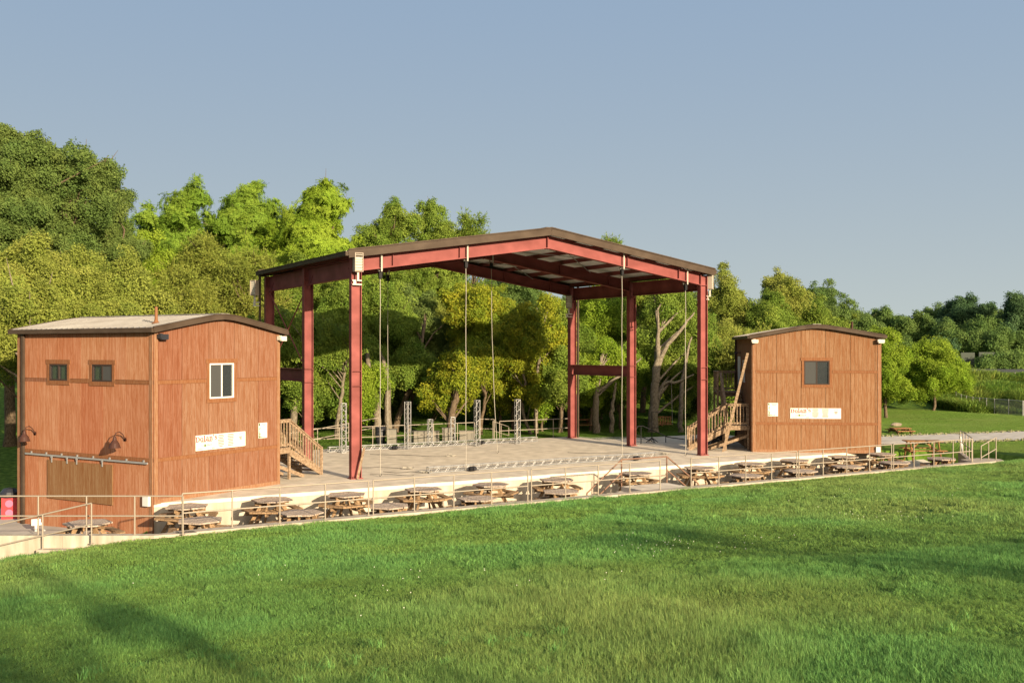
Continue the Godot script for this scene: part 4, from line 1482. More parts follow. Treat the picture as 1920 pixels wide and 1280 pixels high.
	for y in [0.3, 0.66]:
		var em := obj("emblem", bs, M["emblem"], rb)
		em.position = Vector3(0, y, 0.245)
		em.rotation_degrees.x = 90
	# road case under the right landing
	var rc := thing("road_case", "black road case with grey edges standing under the right landing", "case", st(22.4, 3.6, 0.0), 10)
	bs = Shape.new()
	bs.box(Vector3(0, 0.48, 0), Vector3(0.95, 0.78, 0.75))
	obj("shell", bs, M["black plastic"], rc)
	bs = Shape.new()
	for a in [-1, 1]:
		for b in [-1, 1]:
			bs.box(Vector3(0.475 * a, 0.48, 0.375 * b), Vector3(0.03, 0.80, 0.03))
			bs.box(Vector3(0, 0.48 + 0.39 * a, 0.375 * b), Vector3(0.95, 0.03, 0.03))
			bs.box(Vector3(0.475 * a, 0.48 + 0.39 * b, 0), Vector3(0.03, 0.03, 0.75))
	for k in 9:
		bs.box(Vector3(rng.randf_range(-0.35, 0.35), rng.randf_range(0.2, 0.75), 0.379), Vector3(rng.randf_range(0.03, 0.12), rng.randf_range(0.02, 0.07), 0.012))
	obj("edging", bs, M["galvanised"], rc)
	bs = Shape.new()
	for a in [-1, 1]:
		for b in [-1, 1]:
			bs.tube([Vector3(0.38 * a, 0.045, 0.28 * b - 0.02), Vector3(0.38 * a, 0.045, 0.28 * b + 0.02)], [0.045, 0.045], 8)
	obj("castor", bs, M["black metal"], rc)
	# music stand on the pavement
	var ms := thing("speaker_stand", "dark metal stand with square frame on a folding base near the right stairs", "stand", st(20.4, 6.7, 0.0), 20)
	bs = Shape.new()
	bs.tube([Vector3(0, 0.06, 0), Vector3(0, 1.72, 0), Vector3(0.45, 1.72, 0)], [0.022, 0.022, 0.022], 7)
	bs.tube([Vector3(0, 0.85, 0), Vector3(0.45, 0.85, 0)], [0.018, 0.018], 7)
	obj("post", bs, M["black metal"], ms)
	for k in 4:
		bs = Shape.new()
		bs.tube([Vector3(0, 0.28, 0), Vector3(cos(k * 1.57) * 0.38, 0.02, sin(k * 1.57) * 0.38)], [0.03, 0.02], 6)
		obj("leg", bs, M["black metal"], ms)
	# pavilion far behind, between the trees
	var pv := thing("pavilion", "small open pavilion with dark hipped roof among the trees behind the stage", "pavilion", Vector3(2.4, 0.0, -74.5), 12)
	bs = Shape.new()
	var c4 := [Vector3(-2.6, 2.3, 1.9), Vector3(2.6, 2.3, 1.9), Vector3(2.6, 2.3, -1.9), Vector3(-2.6, 2.3, -1.9)]
	var ap := [Vector3(-0.8, 3.4, 0), Vector3(0.8, 3.4, 0)]
	bs.quad(c4[0], ap[0], ap[1], c4[1])
	bs.quad(c4[2], ap[1], ap[0], c4[3])
	bs.tri(c4[1], ap[1], c4[2])
	bs.tri(c4[3], ap[0], c4[0])
	bs.box(Vector3(0, 2.24, 0), Vector3(5.2, 0.11, 3.8))
	obj("roof", bs, M["shingle"], pv)
	for a in [-1, 1]:
		for b in [-1, 1]:
			bs = Shape.new()
			bs.box(Vector3(2.3 * a, 1.05, 1.6 * b), Vector3(0.14, 2.3, 0.14))
			obj("post", bs, M["new table wood"], pv)
	# swing bench hanging from the big limb
	var sw := thing("swing_bench", "wooden swing bench hanging on chains from the limb of the pale tree", "swing", Vector3(9.55, 0.0, -65.2), 10)
	bs = Shape.new()
	for k in 3:
		bs.box(Vector3(0, 0.46, -0.14 + 0.13 * k), Vector3(1.45, 0.03, 0.11))
	bs.box(Vector3(0, 0.40, 0), Vector3(0.06, 0.06, 0.44))
	obj("seat", bs, M["new table wood"], sw)
	bs = Shape.new()
	for k in 9:
		bs.box(Vector3(-0.68 + 0.17 * k, 0.72, -0.22), Vector3(0.09, 0.5, 0.025))
	for y in [0.55, 0.93]:
		bs.box(Vector3(0, y, -0.245), Vector3(1.5, 0.06, 0.025))
	obj("backrest", bs, M["new table wood"], sw)
	for x in [-0.74, 0.74]:
		bs = Shape.new()
		bs.tube([Vector3(x, 0.45, 0), Vector3(x * 0.9, 3.1, 0)], [0.018, 0.018], 5)
		obj("chain", bs, M["chain"], sw)

# ---------------------------------------------------------------- right edge: fence, bank, guard rail
func build_right_side() -> void:
	var rk := obj("boulder", boulder(0.26, 3), M["stone"])
	rk.position = Vector3(26.6, 0.05, -70.6)
	tag(rk, "pale boulder lying on the grass right of the far cabin", "boulder")
	var fp := [Vector2(39.6, 93.0), Vector2(39.3, 88.0), Vector2(39.4, 83.6), Vector2(41.0, 81.2), Vector2(44.0, 80.2), Vector2(48.0, 80.0), Vector2(54.0, 80.6), Vector2(62.0, 81.0)]
	var t := thing("chain_link_fence", "low chain link fence bending along the foot of the grassy bank", "fence")
	var k := Curve2D.new()
	for p in fp:
		k.add_point(p)
	var n := 28
	var prev := Vector3.ZERO
	for i in n + 1:
		var q := k.sample_baked(k.get_baked_length() * i / n)
		var g := un(Vector3(q.x, 0, -q.y))
		var p := Vector3(q.x, ground_height(g.x, g.y) - 0.02, -q.y)
		var s := Shape.new()
		s.tube([p, p + Vector3(0, 1.3, 0)], [0.035, 0.035], 6)
		obj("post", s, M["galvanised"], t)
		if i:
			s = Shape.new()
			s.quad(prev + Vector3(0, 0.03, 0), prev + Vector3(0, 1.24, 0), p + Vector3(0, 1.24, 0), p + Vector3(0, 0.03, 0))
			obj("mesh_panel", s, M["wire mesh"], t)
			s = Shape.new()
			s.tube([prev + Vector3(0, 1.25, 0), p + Vector3(0, 1.25, 0)], [0.022, 0.022], 5)
			obj("top_rail", s, M["galvanised"], t)
		prev = p
	var gr := thing("guard_rail", "galvanised steel guard rail along the road on top of the bank", "guard rail")
	var beam := Shape.new()
	var x := 34.0
	while x < 96.0:
		var q := un(Vector3(x, 0, -111.0))
		var y := ground_height(q.x, q.y)
		var s := Shape.new()
		s.box(Vector3(x, y + 0.36, -111.12), Vector3(0.13, 0.78, 0.13))
		obj("post", s, M["beige metal"], gr)
		var q2 := un(Vector3(x + 2.6, 0, -111.0))
		var y2 := ground_height(q2.x, q2.y)
		var b := Shape.new()
		for e in [[0.72, 0.0], [0.52, 0.0]]:
			b.bar(Vector3(x, y + e[0], -111.0), Vector3(x + 2.6, y2 + e[0], -111.0), 0.05, 0.13)
		b.bar(Vector3(x, y + 0.62, -111.03), Vector3(x + 2.6, y2 + 0.62, -111.03), 0.04, 0.10)
		obj("rail", b, M["guard steel"], gr)
		x += 2.6
	for q in [[56.3, 126.0, 1.7, "left grey box sign standing beyond the guard rail"], [58.9, 126.5, 2.0, "right grey box sign standing beyond the guard rail"]]:
		var g2 := un(Vector3(q[0], 0, -q[1]))
		var b := thing("roadside_box", q[3], "sign", Vector3(q[0], ground_height(g2.x, g2.y), -q[1]), 0, "pale box signs by the road")
		var s := Shape.new()
		s.box(Vector3(0, 1.35, 0), Vector3(q[2], 1.9, 0.12))
		obj("panel", s, M["box sign grey"], b)
		for sx in [-0.4, 0.4]:
			s = Shape.new()
			s.box(Vector3(sx * q[2], 0.6, -0.12), Vector3(0.1, 1.3, 0.1))
			obj("post", s, M["galvanised"], b)
	for q in [[23.6, 53.4, 0.75, 0.22, "leaning white marker post on the grass beyond the lane end"], [28.6, 56.6, 1.05, 0.0, "straight white marker post at the right edge of the picture"]]:
		var s := Shape.new()
		s.tube([Vector3(0, -0.1, 0), Vector3(-q[3] * 0.6, q[2], 0)], [0.055, 0.05], 8)
		var m := obj("marker_post", s, M["white paint"])
		m.position = Vector3(q[0], -0.06, -q[1])
		tag(m, q[4], "post")

func boulder(r: float, seed_: int) -> Shape:
	var s := Shape.new()
	var f := FastNoiseLite.new()
	f.seed = seed_
	f.frequency = 0.9
	var at := func(i: int, j: int) -> Vector3:
		var a := TAU * i / 14.0
		var b := PI * j / 8.0 - PI / 2
		var d := Vector3(cos(a) * cos(b), sin(b), sin(a) * cos(b))
		return d * Vector3(1.5, 0.55, 0.8) * r * (1.0 + 0.35 * f.get_noise_3dv(d * 1.5))
	for j in 8:
		for i in 14:
			s.quad(at.call(i + 1, j), at.call(i + 1, j + 1), at.call(i, j + 1), at.call(i, j))
	return s

# ---------------------------------------------------------------- trees
func leaf_quad(s: Shape, p: Vector3, d: Vector3, side: Vector3, l: float, w: float) -> void:   # a pointed leaf folded along its midrib
	var tip := p + d * l
	var m := p + d * l * 0.45
	var up := d.cross(side) * w * 0.25
	s.tri(p, m - side * w + up, tip)
	s.tri(p, tip, m + side * w + up)

func make_leaves() -> void:
	var r := RandomNumberGenerator.new()
	r.seed = 77
	var dir := func() -> Vector3:
		var v := Vector3(r.randfn(), r.randfn(), r.randfn())
		return v.normalized() if v.length() > 0.01 else Vector3.UP
	for kind in 4:
		var s := Shape.new()
		if kind < 2:                                      # broad leaves, or finer ones, laid over a shallow dome that faces +y
			for k in [66, 74][kind]:
				var a := r.randf() * TAU
				var f := sqrt(r.randf())
				var p := Vector3(cos(a) * f * 0.52, 0.22 * (1.0 - f * f) - 0.18 * r.randf(), sin(a) * f * 0.52)
				var nn: Vector3 = (Vector3(p.x, 0.55, p.z).normalized() + dir.call() * 0.8).normalized()
				var d: Vector3 = nn.cross(dir.call()).normalized()
				s.tint = Color.WHITE * r.randf_range(0.75, 1.2)
				if kind == 0:
					leaf_quad(s, p, d, d.cross(nn), r.randf_range(0.10, 0.18), 0.044)
				else:
					leaf_quad(s, p, d, d.cross(nn), r.randf_range(0.09, 0.15), 0.040)
		elif kind == 2:                                   # feathered drooping sprays
			for q in 8:
				var a := q * TAU / 8.0 + r.randf_range(-0.3, 0.3)
				var o := Vector3(cos(a), r.randf_range(0.0, 0.7), sin(a)).normalized()
				for k in 7:
					var f := (k + 1.0) / 7.0
					var p := o * f * 0.58 + Vector3(0, -0.25 * f * f, 0)
					for e in [-1.0, 1.0]:
						var sd: Vector3 = o.cross(Vector3.UP).normalized() * e
						var nn: Vector3 = (Vector3.UP + o * 0.4 + dir.call() * 0.5).normalized()
						var d: Vector3 = (sd + o * 0.7 + dir.call() * 0.3)
						d = (d - nn * d.dot(nn)).normalized()
						s.tint = Color.WHITE * r.randf_range(0.75, 1.2)
						leaf_quad(s, p, d, d.cross(nn), r.randf_range(0.13, 0.19), 0.038)
		else:                                             # twigs with few small leaves
			for q in 6:
				var d0: Vector3 = (dir.call() + Vector3(0, 0.5, 0)).normalized()
				s.tint = Color(1.15, 0.95, 0.85)
				s.tube([Vector3.ZERO, d0 * 0.35, d0 * 0.75 + Vector3(0, 0.08, 0)], [0.012, 0.009, 0.004], 3, false)
				for k in 6:
					var p: Vector3 = d0 * r.randf_range(0.2, 0.75)
					var d: Vector3 = dir.call()
					s.tint = Color.WHITE * r.randf_range(0.75, 1.2)
					leaf_quad(s, p, d, d.cross(dir.call()).normalized(), r.randf_range(0.10, 0.15), 0.038)
		leaf_meshes.append(s.mesh())

var palettes := {
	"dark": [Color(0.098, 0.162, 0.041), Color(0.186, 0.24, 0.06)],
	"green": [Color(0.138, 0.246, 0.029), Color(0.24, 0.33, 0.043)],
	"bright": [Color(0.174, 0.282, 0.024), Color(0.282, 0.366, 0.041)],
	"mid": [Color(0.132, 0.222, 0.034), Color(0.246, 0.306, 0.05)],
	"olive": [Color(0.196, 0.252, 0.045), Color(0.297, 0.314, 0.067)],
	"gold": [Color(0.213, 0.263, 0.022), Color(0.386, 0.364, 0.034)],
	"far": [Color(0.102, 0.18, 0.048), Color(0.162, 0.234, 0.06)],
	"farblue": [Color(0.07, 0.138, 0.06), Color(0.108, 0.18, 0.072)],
}

func cloud_of(mesh: Mesh, places: Array, colors: Array, parent: Node, called: String) -> MultiMeshInstance3D:
	var mm := MultiMesh.new()
	mm.transform_format = MultiMesh.TRANSFORM_3D
	mm.use_colors = true
	mm.mesh = mesh
	mm.instance_count = places.size()
	var b := PackedFloat32Array()
	b.resize(places.size() * 16)
	for i in places.size():
		var t: Transform3D = places[i]
		var c: Color = colors[i]
		var o := i * 16
		b[o] = t.basis.x.x; b[o + 1] = t.basis.y.x; b[o + 2] = t.basis.z.x; b[o + 3] = t.origin.x
		b[o + 4] = t.basis.x.y; b[o + 5] = t.basis.y.y; b[o + 6] = t.basis.z.y; b[o + 7] = t.origin.y
		b[o + 8] = t.basis.x.z; b[o + 9] = t.basis.y.z; b[o + 10] = t.basis.z.z; b[o + 11] = t.origin.z
		b[o + 12] = c.r; b[o + 13] = c.g; b[o + 14] = c.b; b[o + 15] = 1.0
	mm.buffer = b
	var o2 := MultiMeshInstance3D.new()
	o2.name = called
	o2.multimesh = mm
	o2.material_override = M["leaf"]
	parent.add_child(o2, true)
	o2.set_meta("kind", "stuff")
	return o2

func tree(called: String, label: String, x: float, d: float, h: float, cr: float, cb: float, kind: String, pal: String, group: String, trunks: Array = [], pale := false) -> Node3D:
	var r := RandomNumberGenerator.new()
	r.seed = hash(label)
	var q := un(Vector3(x, 0, -d))
	var gy := ground_height(q.x, q.y) if d > 0 else lawn_height(x, d)
	var t := thing(called, label, "bush" if called == "bush" else "tree", Vector3(x, gy, -d), 0, group)
	var top := h - gy
	var bot := maxf(cb - gy, 0.3)
	var cy := (top + bot) / 2
	var ry := (top - bot) / 2
	# boughs: large overlapping masses, with smaller sprays reaching past them so that the outline is ragged
	var lobes := []
	var n := clampi(int(8 + cr * 2.4), 9, 24)
	var lim := minf(cr, ry * 1.2)
	for i in n:
		var v := Vector3(r.randfn(), r.randfn(), r.randfn()).normalized()
		if i < 4:
			v = Vector3(0.2 * r.randfn(), [0.95, 0.45, -0.15, -0.7][i], 0.2 * r.randfn())
		var f := 0.66 * pow(r.randf(), 0.4)
		var p := Vector3(v.x * cr * f, cy + v.y * ry * f * 1.08, v.z * cr * f)
		var taper := 1.0 - 0.30 * clampf((p.y - cy) / ry, 0.0, 1.0)
		p.x *= taper
		p.z *= taper
		var lr := (0.30 + 0.14 * r.randf()) * lim
		lobes.append([p, lr, 1.0])
		for k in 3 + int(r.randf() * 3.0):
			var o := (Vector3(r.randfn(), r.randfn() * 0.8 + 0.3, r.randfn()) + v * 0.6).normalized()
			var reach := lr * r.randf_range(0.9, 1.55)
			for e in 3:
				var q2 := p + o * reach * (0.7 + 0.26 * e) + Vector3(r.randfn(), r.randfn(), r.randfn()) * lr * 0.12
				lobes.append([q2, lr * [0.34, 0.25, 0.15][e] * r.randf_range(0.7, 1.3), 1.6])
	var hole := FastNoiseLite.new()
	hole.seed = r.randi() % 10000
	hole.frequency = 0.42 if d < 100 else 0.25
	# trunk and limbs
	var bark: Material = M["pale bark" if pale else "bark"]
	if called != "bush":
		if trunks.is_empty():
			var w := 0.014 * top + 0.04
			trunks = [[[Vector3.ZERO, Vector3(0.1 * r.randfn(), top * 0.25, 0.1 * r.randfn()), Vector3(0.25 * r.randfn(), top * 0.5, 0.25 * r.randfn()), Vector3(0.3 * r.randfn(), top * 0.82, 0)], [w * 1.1, w * 0.85, w * 0.6, w * 0.15]]]
		for k in trunks:
			var s := Shape.new()
			var ps: Array = k[0].duplicate()
			ps[0] = ps[0] - Vector3(0, 0.2, 0)
			var fine := []
			var fr := []
			var cv := Curve3D.new()
			for i in ps.size():
				var tn: Vector3 = (ps[mini(i + 1, ps.size() - 1)] - ps[maxi(i - 1, 0)]) * 0.2
				cv.add_point(ps[i], -tn, tn)
			for i in 15:
				var f := i / 14.0 * (ps.size() - 1)
				fine.append(cv.samplef(f) + Vector3(r.randfn(), 0, r.randfn()) * 0.03)
				fr.append(lerpf(k[1][int(minf(f, ps.size() - 1.001))], k[1][int(minf(f, ps.size() - 1.001)) + 1], f - int(minf(f, ps.size() - 1.001))) * (1.0 + 0.35 * maxf(0.0, 1.0 - f * 5.0)) * r.randf_range(0.94, 1.06))
			s.tube(fine, fr, 9)
			obj("trunk", s, bark, t)
		var ls := Shape.new()
		var lead: Array = trunks[0][0]
		for i in range(0, mini(lobes.size(), 130), 7):
			var p: Vector3 = lobes[i][0]
			var base_y := clampf(p.y - 0.35 * Vector2(p.x, p.z).length() - 1.0, bot * 0.7, top * 0.7)
			var f := clampf(base_y / maxf(lead[-1].y, 0.1), 0.0, 0.98) * (lead.size() - 1)
			var a: Vector3 = lead[int(f)].lerp(lead[mini(int(f) + 1, lead.size() - 1)], f - int(f))
			var w: float = trunks[0][1][0] * 0.28
			var mid := a.lerp(p, 0.5) + Vector3(0.2 * r.randfn(), 0.25, 0.2 * r.randfn())
			ls.tube([a, mid, p, p + (p - mid) * 0.5], [w, w * 0.65, w * 0.35, w * 0.1], 5, false)
			if kind == "t":
				for e in 3:
					var e2: Vector3 = p + Vector3(r.randfn(), absf(r.randfn()) * 0.8, r.randfn()) * lobes[i][1] * 1.1
					ls.tube([mid.lerp(p, 0.6), e2], [w * 0.3, w * 0.06], 4, false)
		obj("limbs", ls, bark, t).set_meta("kind", "stuff")
	# leaf clumps
	var places := []
	var colors := []
	var mesh_i: int = {"b": 0, "f": 1, "w": 2, "t": 3}[kind]
	var scale := 0.92 if d < 100 else 1.6
	if absf(d) < 1.0:
		scale = 1.0
	var dens: float = {"b": 7.5, "f": 7.5, "w": 7.0, "t": 5.5}[kind] / (scale * scale)
	if d < 0:
		dens *= 0.085 if cr > 4.5 else 0.05
	var ca: Color = palettes[pal][0]
	var cc: Color = palettes[pal][1]
	for lb in lobes:
		var lr: float = lb[1]
		var m := int(dens * lr * lr * 7.0 * lb[2] + (3.0 if d > 0 else r.randf()))
		var lt := r.randf()
		for i in m:
			var v := Vector3(r.randfn(), r.randfn() + 0.2, r.randfn()).normalized()
			var wob := 1.0 + 0.55 * hole.get_noise_3dv(lb[0] + v * 2.2)
			var p: Vector3 = lb[0] + v * lr * (0.35 + 0.80 * pow(r.randf(), 0.7)) * wob * (Vector3(1.15, 0.85, 1.15) if kind != "w" else Vector3(1.3, 0.65, 1.3))
			if hole.get_noise_3dv(p) < -0.16 and r.randf() < 0.8:
				continue
			var axis := (v + Vector3(p.x / cr, (p.y - cy) / ry, p.z / cr) * 0.5 + Vector3(r.randfn(), r.randfn(), r.randfn()) * 0.38 + Vector3(0, 0.2, 0)).normalized()
			var b := Basis(Quaternion(Vector3.UP, axis) * Quaternion(Vector3.UP, r.randf() * TAU)).scaled(Vector3.ONE * scale * r.randf_range(0.55, 1.25))
			places.append(Transform3D(b, p))
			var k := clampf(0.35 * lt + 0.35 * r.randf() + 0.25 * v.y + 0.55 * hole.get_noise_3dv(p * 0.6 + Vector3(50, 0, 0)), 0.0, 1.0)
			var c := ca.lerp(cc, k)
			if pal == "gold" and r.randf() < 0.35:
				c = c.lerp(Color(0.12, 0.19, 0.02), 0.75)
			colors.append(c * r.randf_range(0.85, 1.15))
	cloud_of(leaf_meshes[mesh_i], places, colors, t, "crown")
	return t

func build_trees() -> void:
	var rows := [
		["tall dark leafy tree at the far left edge, its top the highest of all", -29.5, 60, 19.3, 3.7, 10.1, "b", "dark"],
		["tall dark tree rising behind the left cabin roof, second from the left edge", -26.9, 62, 18.4, 2.9, 9.6, "b", "dark"],
		["dark tree cut by the left edge of the picture", -30.9, 58, 16.0, 3.6, 8.1, "b", "dark"],
		["slender dark tree at the right flank of the tall left trees", -25.7, 66, 16.5, 2.1, 8.5, "f", "dark"],
		["low yellowish tree left behind the left cabin", -24.0, 50, 9.6, 3.7, 3.5, "f", "olive"],
		["low yellowish tree spreading above the roof of the left cabin", -20.2, 52, 9.5, 3.3, 4.0, "f", "olive"],
		["yellow green tree between the tall trees and the left cabin roof", -24.6, 56, 10.7, 3.5, 3.9, "f", "olive"],
		["tall feathery tree with a flat top, left of the canopy", -25.7, 80, 19.9, 3.1, 6.7, "w", "green"],
		["second tall feathery tree left of the canopy", -21.6, 82, 20.1, 3.0, 6.8, "w", "green"],
		["thin feathery tree in the gap beside the tall left trees", -28.0, 78, 16.8, 2.0, 7.5, "w", "green"],
		["large bright feathery tree above the left end of the canopy roof", -14.7, 78, 17.7, 3.9, 5.1, "w", "bright"],
		["bright feathery tree left of the canopy roof corner", -17.6, 80, 17.7, 2.9, 5.1, "w", "bright"],
		["rounded tree above the canopy roof with sky gaps", -9.6, 84, 20.3, 2.6, 5.0, "b", "mid"],
		["tree with thin top left of the canopy ridge", -6.3, 86, 19.1, 2.5, 5.0, "b", "mid"],
		["thin twiggy treetop just left of the canopy ridge", -3.4, 86, 17.7, 1.8, 7.7, "t", "mid"],
		["bright green tree in front of the tall left trees", -26.8, 68, 13.8, 3.2, 5.8, "f", "bright"],
		["bright rounded tree in the middle of the left wood", -24.1, 70, 13.8, 3.1, 5.1, "f", "bright"],
		["grey olive twiggy tree left of the canopy", -19.9, 68, 13.2, 3.0, 4.0, "t", "olive"],
		["olive tree beside the canopy back corner", -16.7, 66, 12.1, 2.1, 3.7, "t", "olive"],
		["lower olive tree behind the right slope of the left cabin roof", -20.4, 62, 9.6, 3.2, 3.1, "t", "olive"],
		["green tree behind the back left columns", -14.2, 68, 11.8, 2.5, 2.9, "f", "mid"],
		["green tree just behind the front left column", -11.0, 66, 9.9, 2.6, 2.3, "f", "mid"],
		["green tree between the left cabin and the steel columns", -14.8, 58, 8.1, 1.8, 0.8, "f", "mid"],
		["leafy tree behind the left steps", -13.9, 64, 7.1, 2.0, 0.4, "f", "green"],
		["green tree right of the front left column", -8.5, 68, 10.0, 2.7, 3.7, "f", "mid"],
		["dark green tree in the middle behind the stage", -6.4, 72, 8.8, 3.0, 2.1, "b", "dark"],
		["lower green tree above the split trunk", -8.7, 64, 5.7, 1.8, 1.4, "f", "mid"],
		["small golden tree with leaning trunk behind the back truss", -3.6, 62, 5.1, 1.9, 0.9, "b", "gold"],
		["golden green tree left of mid stage", -2.2, 70, 10.9, 2.9, 3.6, "b", "gold"],
		["golden tree in the middle behind the stage", 0.5, 64, 8.4, 2.1, 0.7, "b", "gold"],
		["tall golden tree with slender pale trunk left of the back right column", 2.2, 66, 9.9, 2.1, 1.6, "b", "gold"],
		["drooping golden tree beside the third truss tower", -0.7, 66, 5.8, 1.7, 1.3, "b", "gold"],
		["green tree behind the back right column", 4.0, 70, 8.7, 2.2, 1.4, "f", "mid"],
		["bright tree between the right columns", 6.2, 72, 9.6, 2.3, 2.1, "f", "bright"],
		["small bright tree with forked limb between the right columns", 6.2, 66, 5.8, 1.6, 2.3, "f", "bright"],
		["tall tree behind the right half of the canopy roof", 9.7, 76, 12.2, 2.4, 3.5, "f", "mid"],
		["pale barked tree with the swing, right of the canopy", 10.7, 68, 10.8, 2.7, 1.2, "f", "mid"],
		["treetop peeping over the right slope of the canopy roof", 12.9, 84, 13.4, 2.4, 3.3, "b", "mid"],
		["tree behind the front right column", 13.5, 74, 8.9, 2.1, 1.2, "f", "mid"],
		["lone treetop tip above the right roof slope", 8.5, 90, 15.4, 1.2, 9.7, "t", "mid"],
		["tall yellowish tree right of the canopy with rounded top", 18.2, 84, 12.6, 2.4, 3.3, "b", "olive"],
		["tall yellowish tree with ragged right side, right of the canopy", 22.7, 86, 12.8, 2.7, 3.2, "b", "olive"],
		["bare looking olive bush left of the right cabin", 15.2, 66, 8.0, 2.0, 0.6, "t", "olive"],
		["green tree behind the right cabin roof, left part", 20.6, 82, 9.8, 3.0, 1.6, "f", "mid"],
		["green tree behind the right cabin roof, middle", 26.2, 88, 9.6, 2.8, 1.4, "f", "mid"],
		["green tree behind the right end of the right cabin roof", 30.3, 92, 9.1, 2.4, 1.2, "f", "mid"],
		["bright conical tree rising right beside the right cabin", 29.3, 80, 6.9, 2.1, 0.5, "f", "bright"],
		["large bright bush tree left of the grassy bank", 35.6, 86, 6.5, 2.6, -0.3, "f", "bright"],
		["bright bush between the two bright trees right of the cabin", 34.0, 88, 5.0, 1.8, -0.5, "f", "bright"],
		["bright bush overhanging the start of the chain link fence", 39.9, 92, 4.1, 1.7, -0.3, "f", "bright"],
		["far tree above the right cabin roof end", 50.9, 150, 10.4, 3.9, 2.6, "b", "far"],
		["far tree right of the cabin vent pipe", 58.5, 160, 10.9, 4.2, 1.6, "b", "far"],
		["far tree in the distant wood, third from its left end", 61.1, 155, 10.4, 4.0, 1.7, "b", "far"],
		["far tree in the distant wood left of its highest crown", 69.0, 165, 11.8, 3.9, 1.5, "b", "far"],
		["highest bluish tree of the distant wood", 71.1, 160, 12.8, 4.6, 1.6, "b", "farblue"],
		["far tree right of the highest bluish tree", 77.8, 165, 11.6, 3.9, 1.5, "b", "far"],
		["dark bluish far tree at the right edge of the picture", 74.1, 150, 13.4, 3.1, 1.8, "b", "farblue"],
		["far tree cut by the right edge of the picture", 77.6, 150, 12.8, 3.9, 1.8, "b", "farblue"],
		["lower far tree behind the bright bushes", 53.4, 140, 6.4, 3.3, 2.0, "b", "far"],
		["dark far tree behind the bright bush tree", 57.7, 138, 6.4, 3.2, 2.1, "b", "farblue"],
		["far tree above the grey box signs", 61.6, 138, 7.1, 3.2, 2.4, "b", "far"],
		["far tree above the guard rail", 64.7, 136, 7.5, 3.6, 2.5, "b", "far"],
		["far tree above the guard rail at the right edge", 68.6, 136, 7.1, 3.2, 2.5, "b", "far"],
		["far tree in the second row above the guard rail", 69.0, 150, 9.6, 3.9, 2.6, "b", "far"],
		["far tree in the second row above the bright bush tree", 64.3, 150, 8.9, 3.9, 2.6, "b", "far"],
		["small bush behind the guard rail, left", 57.7, 124, 4.2, 1.4, 2.7, "b", "far"],
		["small pointed conifer behind the guard rail", 59.6, 124, 4.7, 0.8, 2.6, "b", "far"],
		["small bush behind the guard rail, right", 61.2, 124, 4.5, 1.2, 2.6, "b", "far"],
		["golden tree deep behind the middle of the stage", -1.5, 79, 9.8, 3.8, 1.0, "f", "gold"],
		["second golden tree deep behind the stage, left of the back right column", 2.6, 81, 9.4, 3.6, 1.0, "f", "gold"],
		["third golden tree deep behind the stage, beside the second truss tower", -5.6, 80, 9.2, 3.6, 0.8, "f", "olive"],
		["green tree deep behind the left truss tower", -9.8, 79, 9.6, 3.8, 0.8, "f", "mid"],
		["green tree deep behind the left steps", -14.0, 78, 9.4, 3.6, 0.6, "f", "green"],
		["green tree deep behind the back right column", 6.2, 80, 9.4, 3.6, 0.8, "f", "bright"],
		["green tree deep between the right columns", 9.6, 81, 9.6, 3.6, 0.8, "f", "mid"],
		["green tree deep behind the swing", 13.2, 80, 8.6, 3.4, 0.6, "f", "bright"],
		["green tree deep behind the right stairs", 16.8, 79, 7.8, 3.2, 0.4, "f", "olive"],
		["green tree in the wood above the left cabin ridge", -19.5, 70, 11.0, 4.0, 2.0, "f", "mid"],
		["bright tree in the wood above the middle of the left cabin roof", -24.5, 74, 13.4, 4.2, 2.0, "w", "green"],
		["tall feathery tree filling the gap left of the canopy corner", -15.8, 84, 16.2, 3.8, 4.0, "w", "bright"],
		["feathery tree between the two tall flat topped ones", -25.0, 86, 17.0, 4.0, 4.0, "w", "green"],
		["tree filling the wood above the left third of the canopy roof", -11.8, 86, 16.0, 3.6, 4.0, "b", "mid"],
		["tree filling the wood above the canopy roof left of its ridge", -5.2, 88, 16.4, 3.4, 4.0, "w", "mid"],
		["low leafy tree hanging over the back railing, left of the truss towers", -11.9, 61, 6.1, 2.3, 0.9, "f", "mid"],
		["low leafy tree hanging over the back railing beside the front left column", -9.3, 62, 4.2, 1.7, 1.3, "f", "bright"],
		["low leafy tree over the waste bin behind the back railing", -6.6, 65.5, 5.6, 1.7, 2.9, "f", "mid"],
		["low leafy tree over the left grey cabinet", -5.0, 64.5, 3.4, 1.5, 0.9, "f", "green"],
		["low yellowing tree over the right grey cabinet", -2.0, 63, 5.8, 1.7, 2.4, "f", "gold"],
		["low yellowing tree right of the third truss tower", 0.1, 66, 6.4, 2.0, 2.2, "f", "gold"],
		["low leafy tree behind the rightmost truss tower", 2.0, 65.5, 3.6, 1.5, 0.8, "f", "bright"],
		["low leafy tree left of the back right column", 3.0, 64.5, 4.9, 1.8, 1.2, "f", "mid"],
		["low leafy tree under the strut of the right columns", 5.0, 66, 4.6, 1.7, 1.6, "f", "bright"],
		["low leafy tree left of the swing bench", 7.2, 67, 4.8, 1.8, 1.5, "f", "green"],
	]
